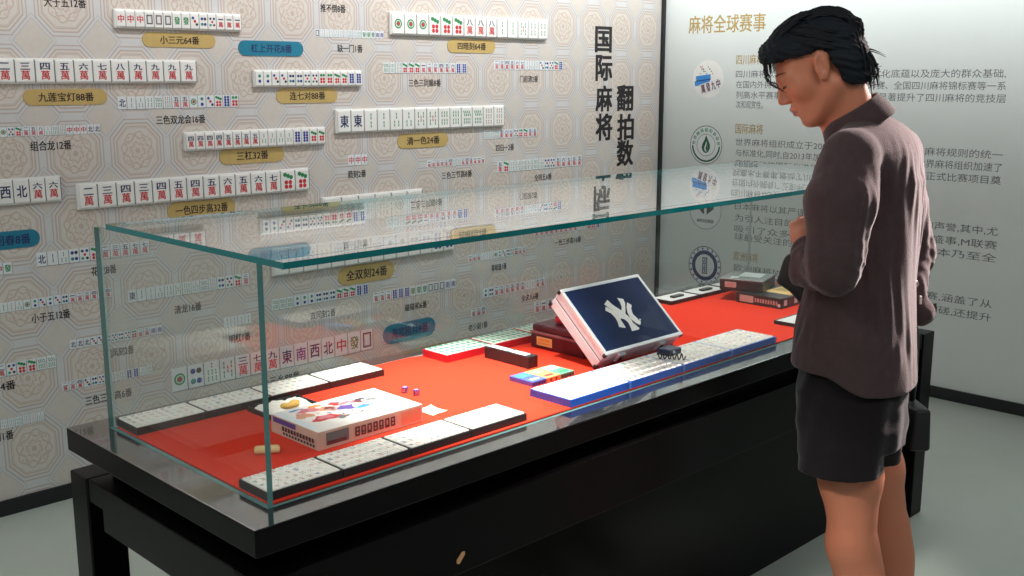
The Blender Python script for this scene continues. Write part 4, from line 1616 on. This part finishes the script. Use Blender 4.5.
# paint lips as their own material zone on the continuous body
pw = np.zeros(len(me.vertices) * 3)
me.vertices.foreach_get('co', pw)
pw = pw.reshape(-1, 3) + np.array([base[0], base[1], 0])
hw = [v[0] * UH + v[1] * WH + np.array([0, 0, v[2]]) for v in (fh, lh, uh)]
hcw = HC[0] * UH + HC[1] * WH + np.array([0, 0, HC[2]])
loc_ = np.stack([(pw - hcw) @ v for v in hw], 1)
lipv = (((loc_[:, 1] / .024) ** 2 + ((loc_[:, 2] + .0665) / .0125) ** 2) < 1) & (loc_[:, 0] > .079)
for p in me.polygons:
    if all(lipv[i] for i in p.vertices):
        p.material_index = 1


# --- shirt
def folds(U, W, Z, seeds, amp):
    out = 0
    for (ku, kw, kz, ph, a, mz, mp) in seeds:
        out = out + a * np.sin(ku * U + kw * W + kz * Z + ph + 1.6 * np.sin(mz * Z + mp + 3 * U))
    return amp * out


Hs = Field((.60, 2.18, .72), (1.15, 2.95, 1.56), .004)


def body_section(cuts):
    """soft elliptical column through cross sections (z, centre, half depth, half width)"""
    zs = np.array([c[0] for c in cuts])
    cu = np.array([c[1][0] for c in cuts])
    cw = np.array([c[1][1] for c in cuts])
    da = np.array([c[2] for c in cuts])
    wa = np.array([c[3] for c in cuts])
    o = np.argsort(zs)
    zs, cu, cw, da, wa = zs[o], cu[o], cw[o], da[o], wa[o]

    def fn(U, W, Z):
        z = np.clip(Z, zs[0], zs[-1])
        u0, w0, a, b = (np.interp(z.ravel(), zs, q).reshape(z.shape).astype(np.float32) for q in (cu, cw, da, wa))
        f = (U - u0) * fb_[0] + (W - w0) * fb_[1]
        s = (U - u0) * lb_[0] + (W - w0) * lb_[1]
        k0 = (np.abs(f / a) ** 2.4 + np.abs(s / b) ** 2.4) ** (1 / 2.4)
        d = (k0 - 1) * np.minimum(a, b)
        dz = np.maximum(zs[0] - Z, Z - zs[-1])
        return np.maximum(d, dz)
    return fn


def sec(px, py, w, da, wa):
    p = L(px, py, w)
    return (p[2], p, da, wa)


torso = body_section([sec(853, 440, 2.57, .150, .178), sec(853, 372, 2.57, .149, .178), sec(855, 330, 2.57, .140, .172), sec(861, 280, 2.58, .126, .164),
                      sec(872, 220, 2.60, .114, .160), sec(878, 178, 2.60, .106, .156), sec(874, 150, 2.58, .082, .140), sec(868, 131, 2.57, .058, .110), sec(862, 119, 2.56, .045, .07)])
Hs.add(torso, (.60, 2.2, .70), (1.15, 2.95, 1.50), 0.0, pad=0)
# rounded shoulders
Hs.cone(sh_l + lb_ * -.03, sh_r - lb_ * -.02, .060, .056, .05)
Hs.ell(L(877, 152, 2.59), (fb_, lb_, Zv), (.080, .14, .075), .05)
# sleeves
A1 = L(841, 202, 2.385)
Hs.cone(sh_l, A1, .066, .079, .012)
Hs.cone(A1, el_l + Zv * .035, .079, .062, .012)
Hs.cone(el_l + Zv * .035, el_l, .062, .054, .02)
Hs.cone(el_l, L(814, 262, 2.47), .056, .050, .02)
Hs.cone(L(816, 262, 2.47), L(809, 253, 2.505), .050, .044, .012)
Hs.cone(L(814, 274, 2.45), L(803, 274, 2.47), .040, .030, .02)
Hs.cone(sh_r, L(904, 205, 2.73), .060, .058, .015)
Hs.cone(L(904, 205, 2.73), el_r, .058, .054, .012)
Hs.cone(el_r, L(909, 288, 2.69), .052, .043, .02)
Hs.cone(L(911, 296, 2.68), L(921, 313, 2.66), .036, .034, .01)
# folds in the linen
s_, g_ = Hs.sl((.60, 2.2, .72), (1.15, 2.95, 1.56), 0)
U_, W_, Z_ = g_
def crease(x):
    """narrow ridges between broad hollows, as linen hangs"""
    x = np.sin(x)
    return 1 - 2 * np.sqrt(np.abs(x) + .02)


fc = (U_ - .84) * fb_[0] + (W_ - 2.57) * fb_[1]
sc_ = (U_ - .84) * lb_[0] + (W_ - 2.57) * lb_[1]
wob = .55 * np.sin(7 * Z_ + 9 * fc) + .35 * np.sin(17 * Z_ + 2)
tz = np.clip((1.47 - Z_) / .12, 0, 1)
low = np.clip((Z_ - .86) / .10, .25, 1)
ux, wx = U_ - .84, W_ - 2.5
disp = .0012 * np.sin(165 * ux + 60 * wx + 2.2 * np.sin(6 * Z_ + 1) + 9 * wx) + .0010 * np.sin(245 * ux - 90 * wx + 2.6 * np.sin(9 * Z_ + 2.2)) + .0010 * np.sin(110 * ux + 190 * wx + 2.0 * np.sin(8 * Z_ + 4))
disp = disp * (.55 + .45 * np.sin(11 * Z_ + 30 * ux + 2)) + .0011 * np.sin(75 * ux + 40 * wx + 20 * Z_ + 1.5 * np.sin(14 * Z_))
# cross folds gathered at the elbows and at the waist of the sleeve
eb = np.exp(-(((U_ - el_l[0]) ** 2 + (W_ - el_l[1]) ** 2 + (Z_ - el_l[2] - .01) ** 2) / .0075))
er = np.exp(-(((U_ - el_r[0]) ** 2 + (W_ - el_r[1]) ** 2 + (Z_ - el_r[2]) ** 2) / .0060))
disp = disp * tz * low + (eb + er) * .0020 * crease(95 * Z_ + 45 * U_ + 1.1 * np.sin(30 * W_))
Hs.F[s_] -= disp.astype(np.float32)
# yoke seam across the back
yo = np.exp(-((Z_ - L(900, 152, 2.5)[2] - .10 * (U_ - .9)) / .0045) ** 2)
Hs.F[s_] += (.0008 * yo).astype(np.float32)
# crease between the near sleeve and the back
# hem: shirt tail, higher at the side seam and at the front
zh0 = L(800, 370.5, 2.49)[2]
zh1 = L(870, 396, 2.42)[2]


def hemcut(U, W, Z):
    c = L(853, 372, 2.56)
    f = (U - c[0]) * fb_[0] + (W - c[1]) * fb_[1]
    t = np.clip((.052 - f) / .115, 0, 1)
    t = t * t * (3 - 2 * t)
    return Z - (zh0 + (zh1 - zh0) * t)


Hs.cut(hemcut, (.60, 2.2, .70), (1.15, 2.95, .95), .006, pad=.0)
# room for the neck and the two wrists
Hs.cone(hp(-.035, 0, -.045), nk0 + Zv * .015, .056, .064, .01, cut=True)
Hs.cone(L(805, 242, 2.55), L(800, 225, 2.60), .026, .030, .006, cut=True)
me, _ = Hs.mesh('shirt')
relax(me, 3)
shirt = link('shirt', me, M_SHIRT, person)

# collar: a folded band around the neck, open at the front
cc0 = L(856, 119, 2.56)
ca = np.array([-.50, .05, .865])
ca /= np.linalg.norm(ca)
cf = fb_ - ca * float(fb_ @ ca)
cf /= np.linalg.norm(cf)
cl_ = np.cross(ca, cf)
bm = bmesh.new()
NS = 48
prof = [(.0, .066, -.022), (.0, .060, .016), (.0, .061, .024), (.0, .066, .026), (.0, .076, .006), (.0, .084, -.018), (.0, .081, -.020), (.0, .071, .002), (.0, .066, .010), (.0, .070, -.022)]
rows = []
for i in range(NS + 1):
    th = math.radians(12) + (2 * math.pi - math.radians(24)) * i / NS
    row = []
    tipf = max(0, 1 - min(i, NS - i) / 7.0)
    for (_, r, h) in prof:
        rr_ = r * (1.0 + .14 * max(0, math.cos(th)))
        hh = h * (1 + .25 * (1 - math.cos(th)) / 2)
        if r > .074:
            hh -= .020 * tipf
        p = cc0 + cf * rr_ * math.cos(th) * 1.05 + cl_ * rr_ * math.sin(th) + ca * (hh - .012 * tipf)
        q = p[0] * UH + p[1] * WH + np.array([0, 0, p[2]])
        row.append(bm.verts.new(q))
    rows.append(row)
np_ = len(prof)
for a, b in zip(rows, rows[1:]):
    for k in range(np_):
        bm.faces.new((a[k], a[(k + 1) % np_], b[(k + 1) % np_], b[k]))
bm.faces.new(rows[0])
bm.faces.new(rows[-1])
link('collar', bm_mesh(bm), M_SHIRT, shirt, smooth=True)

# --- shorts
Sh = Field((.60, 2.2, .50), (1.12, 2.95, .95), .0045)
hips = body_section([sec(852, 440, 2.56, .122, .152), sec(852, 415, 2.56, .130, .162), sec(852, 385, 2.565, .130, .158), sec(855, 345, 2.57, .108, .140)])
Sh.add(hips, (.6, 2.2, .7), (1.12, 2.95, .95), 0.0, pad=0)
lh_top, lh_bot = L(844, 416, 2.49), L(839, 470, 2.46)
rh_top, rh_bot = L(866, 422, 2.62), L(867, 457, 2.66)


def tube(a, b, da, db):
    """shorts leg: elliptical in plan, flat hem"""
    def fn(U, W, Z):
        t = np.clip((a[2] - Z) / (a[2] - b[2]), 0, 1)
        u0, w0 = a[0] + (b[0] - a[0]) * t, a[1] + (b[1] - a[1]) * t
        f = (U - u0) * fb_[0] + (W - w0) * fb_[1]
        s = (U - u0) * lb_[0] + (W - w0) * lb_[1]
        A, Bq = da[0] + (db[0] - da[0]) * t, da[1] + (db[1] - da[1]) * t
        d = (np.sqrt((f / A) ** 2 + (s / Bq) ** 2) - 1) * np.minimum(A, Bq)
        return np.maximum(d, np.maximum(b[2] - Z, Z - a[2] - .05))
    return fn


Sh.add(tube(lh_top, lh_bot, (.108, .076), (.100, .088)), (.6, 2.2, .5), (1.12, 2.95, .95), .02, pad=0)
Sh.add(tube(rh_top, rh_bot, (.092, .072), (.088, .088)), (.6, 2.2, .5), (1.12, 2.95, .95), .012, pad=0)
s_, g_ = Sh.sl((.6, 2.2, .5), (1.12, 2.95, .95), 0)
U_, W_, Z_ = g_
Sh.F[s_] += folds(U_, W_, Z_, [(-60, -50, 25, .4, 1.0, 9, .3), (85, -60, -34, 2.1, .7, 12, 1.4), (30, 40, 90, 3.0, .5, 8, 1.0)], .0020).astype(np.float32)
# flat hems with a stitched groove above them
for bot in (lh_bot, rh_bot):
    Sh.cut(lambda U, W, Z: (Z - bot[2]) + 0 * (U + W), (bot[0] - .12, bot[1] - .13 if bot is lh_bot else 2.60, .5), (bot[0] + .12, 2.5999 if bot is lh_bot else bot[1] + .14, bot[2]), .004, pad=0)
    sq, gq_ = Sh.sl((bot[0] - .12, bot[1] - .12, bot[2]), (bot[0] + .12, bot[1] + .12, bot[2] + .04), 0)
    Sh.F[sq] += (.0016 * np.exp(-((gq_[2] - bot[2] - .024) / .0028) ** 2) + 0 * (gq_[0] + gq_[1])).astype(np.float32)
me, _ = Sh.mesh('shorts')
relax(me, 8)
shorts = link('shorts', me, M_SHORTS, person)
# stitched hem bands of the shorts
# --- hair
Hh = Field((.50, 2.38, 1.36), (1.02, 2.74, 1.82), .0035)
Hh.ell(hp(-.022, 0, .038), HAX, (.102, .082, .078), .02)
Hh.ell(hp(.052, .0, .072), HAX, (.046, .060, .034), .05)
Hh.ell(hp(-.084, 0, -.010), HAX, (.036, .064, .062), .04)
Hh.ell(hp(-.078, 0, -.060), HAX, (.033, .054, .038), .03)
for s in (-1, 1):
    Hh.ell(hp(-.058, s * .054, -.028), HAX, (.032, .026, .052), .03)


def facecut(U, W, Z):
    f = (U - HC[0]) * fh[0] + (W - HC[1]) * fh[1] + (Z - HC[2]) * fh[2]
    h = (U - HC[0]) * uh[0] + (W - HC[1]) * uh[1] + (Z - HC[2]) * uh[2]
    return np.maximum(h - (.026 + (f + .008) * .40), -(f + .034))


Hh.cut(facecut, (.50, 2.38, 1.36), (1.02, 2.74, 1.82), .008, pad=0)
for s in (-1, 1):
    Hh.ell(hp(-.006, s * .086, -.004), HAX, (.024, .022, .038), .008, cut=True)
s_, g_ = Hh.sl((.50, 2.38, 1.36), (1.02, 2.74, 1.82), 0)
U_, W_, Z_ = g_
F1 = (U_ - HC[0]) * fh[0] + (W_ - HC[1]) * fh[1] + (Z_ - HC[2]) * fh[2]
S1 = (U_ - HC[0]) * lh[0] + (W_ - HC[1]) * lh[1] + (Z_ - HC[2]) * lh[2]
H1 = (U_ - HC[0]) * uh[0] + (W_ - HC[1]) * uh[1] + (Z_ - HC[2]) * uh[2]
qf = -.66 * F1 + .75 * H1
tf = .75 * F1 + .66 * H1
Hh.F[s_] += (.0016 * np.sin(300 * qf + 210 * S1 + 2.5 * np.sin(28 * tf)) + .0012 * np.sin(520 * qf - 160 * S1 + 2 * np.sin(40 * tf)) + .0022 * np.sin(110 * qf + 60 * S1 + 3 * np.sin(17 * tf))).astype(np.float32)
me, _ = Hh.mesh('hair')
relax(me, 1)
hair = link('hair', me, M_HAIR, person)

# locks: tapered strands laid over the cap, sweeping from the crown to the fringe, the sides and the nape
M_LOCK = mat('hair_lock', rgb(33, 34, 38), .58, spec=.12, noise=.3, scale=90)
bm = bmesh.new()
hr = random.Random(11)


def strand(pts, r0, r1=.0006, n=5):
    pts = [p[0] * UH + p[1] * WH + np.array([0, 0, p[2]]) for p in pts]
    m = len(pts)
    add_tube(bm, pts, [r0 * math.sin(math.pi * min(1, .25 + .75 * i / (m - 1))) ** .6 * (1 - .75 * (i / (m - 1)) ** 2) + r1 for i in range(m)], n)


def surf(f, s, h, off=.0):
    """push a head-frame direction out to the hair envelope"""
    d = np.array([f + .026, s, h - .045])
    d /= np.linalg.norm(d)
    t = 1 / math.sqrt((d[0] / .103) ** 2 + (d[1] / .084) ** 2 + (d[2] / .0755) ** 2) + off
    return hp(-.025 + d[0] * t, d[1] * t, .040 + d[2] * t)


for i in range(90):          # over the crown to the back and nape
    s = hr.uniform(-.07, .075)
    a0, a1 = hr.uniform(1.6, 2.6), hr.uniform(3.3, 3.75)
    pts = []
    for k in range(9):
        t = k / 8
        a = a0 + (a1 - a0) * t
        pts.append(surf(-.026 + .11 * math.cos(a), s * (1 - .25 * t) + .006 * math.sin(5 * t + i), .045 + .09 * math.sin(a), hr.uniform(-.002, .004) + .010 * (t > .85)))
    strand(pts, hr.uniform(.0022, .0042))
for i in range(80):          # shaggy nape, flicking out
    s = hr.uniform(-.062, .068)
    p = hp(-.106 + hr.uniform(-.008, .016), s, hr.uniform(-.05, .02))
    d = np.array([hr.uniform(-.25, .15), hr.uniform(-.2, .2), -1.0])
    pts = []
    ln = hr.uniform(.045, .078)
    for k in range(7):
        t = k / 6
        pts.append(p + (fh * (d[0] * t * .5 + .30 * t * t * (1 if hr.random() > .15 else -.5)) + lh * d[1] * t + uh * d[2] * t) * ln)
    strand(pts, hr.uniform(.0018, .0036))
for i in range(120):         # sides: swept back and down from the front over the ear to the nape
    sd = 1 if i % 4 else -1
    f0, h0 = hr.uniform(-.02, .075), hr.uniform(.035, .11)
    ln = hr.uniform(.06, .13)
    pts = []
    for k in range(8):
        t = k / 7 * ln
        f, h = f0 - .80 * t, h0 - .60 * t - 1.6 * t * t
        q = 1 - ((f + .025) / .106) ** 2 - ((h - .040) / .082) ** 2
        if q < .02:
            continue
        if h < .030 and f > -.035:
            break
        pts.append(hp(f, sd * (.0845 * math.sqrt(q) + hr.uniform(-.0005, .0015)), h))
    if len(pts) > 3:
        strand(pts, hr.uniform(.0014, .0028))
for i in range(70):          # fringe falling forward
    s = hr.uniform(-.055, .06)
    a0, a1 = hr.uniform(1.3, 1.9), hr.uniform(.42, .62)
    pts = []
    for k in range(8):
        t = k / 7
        a = a0 + (a1 - a0) * t
        pts.append(surf(-.026 + .11 * math.cos(a), s * (1 + .1 * t), .045 + .09 * math.sin(a), .002 + .026 * t * (1 - .3 * t) + hr.uniform(-.002, .003)))
    q = pts[-1]
    for k in range(1, 4):
        pts.append(q + (fh * (.006 * k) - uh * (.010 * k + .001 * k * k)) * hr.uniform(.5, 1.25))
    strand(pts, hr.uniform(.0016, .003))
for i in range(14):          # a few loose long hairs in front of the brow
    s = hr.uniform(-.03, .05)
    p = hp(.084, s, .085)
    pts = [p + fh * (.020 * math.sin(t * math.pi) * hr.uniform(.6, 1.3)) - uh * (.105 * t) + lh * .01 * t for t in np.linspace(0, hr.uniform(.7, 1.0), 9)]
    strand(pts, .0008, .0003, 4)
for i in range(4):
    p = hp(-.112, hr.uniform(-.03, .05), hr.uniform(-.035, -.02))
    pts = [p - fh * (.030 * t) - uh * (.016 * t + .02 * t * t) for t in np.linspace(0, 1, 6)]
    strand(pts, .0010, .0003, 4)
link('hair_locks', bm_mesh(bm), M_LOCK, hair, smooth=True)

# brows and lashes
bm = bmesh.new()
for s in (-1, 1):
    for k in range(16):
        t = k / 15
        p = hp(.083 - .019 * t ** 1.6, s * (.014 + .036 * t), .0255 + .005 * math.sin(t * 2.4) - .004 * t)
        q = p + (fh * .002 + lh * s * .008 + uh * (.004 - .005 * t))
        strand([p, (p + q) / 2 + fh * .0006, q], .0009, .0002, 4)
link('eyebrows', bm_mesh(bm), M_BROW, body, smooth=True)
bm = bmesh.new()
for s in (-1, 1):
    for k in range(12):
        t = k / 11 - .5
        p = hp(.0842 - .006 * (2 * t) ** 2, s * (.031 + .024 * t), -.0015 - .001 * math.cos(t * 3))
        q = p + fh * .0050 - uh * .0045
        strand([p, q], .0010, .0003, 4)
link('eyelashes', bm_mesh(bm), M_BROW, body, smooth=True)

# shoes (below the frame)
M_SHOE = mat('dark_shoe', rgb(40, 40, 44), .6)
for an in (an_l, an_r):
    Fs = Field((an[0] - .30, an[1] - .16, -.002), (an[0] + .18, an[1] + .28, .16), .006)
    ft = an + fb_ * .14
    ft[2] = .040
    hl = an - fb_ * .045
    hl[2] = .045
    Fs.cone(hl, ft, .046, .044, .02)
    Fs.cone(ft, ft + fb_ * .055 - Zv * .006, .044, .034, .02)
    Fs.cone(an - Zv * .03, an - Zv * .01, .046, .046, .03)
    Fs.cut(lambda U, W, Z: Z - .002 + 0 * U + 0 * W, (an[0] - .3, an[1] - .16, -.002), (an[0] + .18, an[1] + .28, .03), .004, pad=0)
    me, _ = Fs.mesh('shoe')
    relax(me, 2)
    link('shoe', me, M_SHOE, person)

# --- what the visitor carries
M_BAG = mat('black_nylon', rgb(24, 24, 27), .55, noise=.15, scale=60, bump=.15)
Fb = Field((.62, 2.40, .96), (.88, 2.74, 1.20), .004)
Fb.cone(L(789, 272, 2.64), L(793, 262, 2.64), .022, .020, .01)
Fb.cone(L(781, 281, 2.64), L(806, 290, 2.64), .010, .026, .02)
Fb.cone(L(793, 264, 2.64), L(806, 292, 2.64), .018, .026, .02)
me, _ = Fb.mesh('pouch')
relax(me, 2)
tag(link('pouch', me, M_BAG), 'black pouch held at waist height in front of the visitor', 'pouch')

bg = L(912, 417, 2.88)
bgw = bg[0] * UH + bg[1] * WH
bag = thing('hand_bag', (bgw[0], bgw[1], bg[2]), 'small black bag hanging on a strap from the far hand of the visitor', 'bag')


def wl(p):
    return p[0] * UH + p[1] * WH + np.array([0, 0, p[2]])


bm = bmesh.new()
add_box(bm, (-.024, -.08, -.075), (.022, .08, .045), .010, seg=3)
for v in bm.verts:
    v.co.x *= 1 + .25 * (v.co.z < 0)
R_ = Matrix(((fb_[0] * 0 + UH[0], WH[0], 0), (UH[1], WH[1], 0), (0, 0, 1)))
for v in bm.verts:
    c = R_ @ Vector((v.co.x, v.co.y, v.co.z))
    v.co = c
me = bm_mesh(bm)
link('bag_body', me, M_BAG, bag, True, smooth=True)
bm = bmesh.new()
add_tube(bm, [wl(L(x, y, w)) for x, y, w in ((912, 400, 2.88), (914, 385, 2.86), (916, 355, 2.80), (916, 332, 2.735), (913, 320, 2.70), (907, 316, 2.68))], .008, 8)
link('strap', bm_mesh(bm), M_BAG, bag, smooth=True)
bm = bmesh.new()
for (x, y, w) in ((917, 311, 2.64), (915, 284, 2.64)):
    c = Vector(wl(L(x, y, w)))
    add_tube(bm, [c + Vector(UH) * .008 * math.cos(t) + Vector((0, 0, 1)) * .008 * math.sin(t) for t in np.linspace(0, 2 * math.pi, 17)], .0018, 6)
link('strap_ring', bm_mesh(bm), mat('pale_metal', rgb(200, 190, 186), .3, metal=.8), bag, smooth=True)
bm = bmesh.new()
add_tube(bm, [wl(L(921, 296, 2.63)), wl(L(920.5, 304, 2.63))], .003, 6)
link('strap_tab', bm_mesh(bm), mat('white_tab', rgb(230, 226, 220), .5), bag)
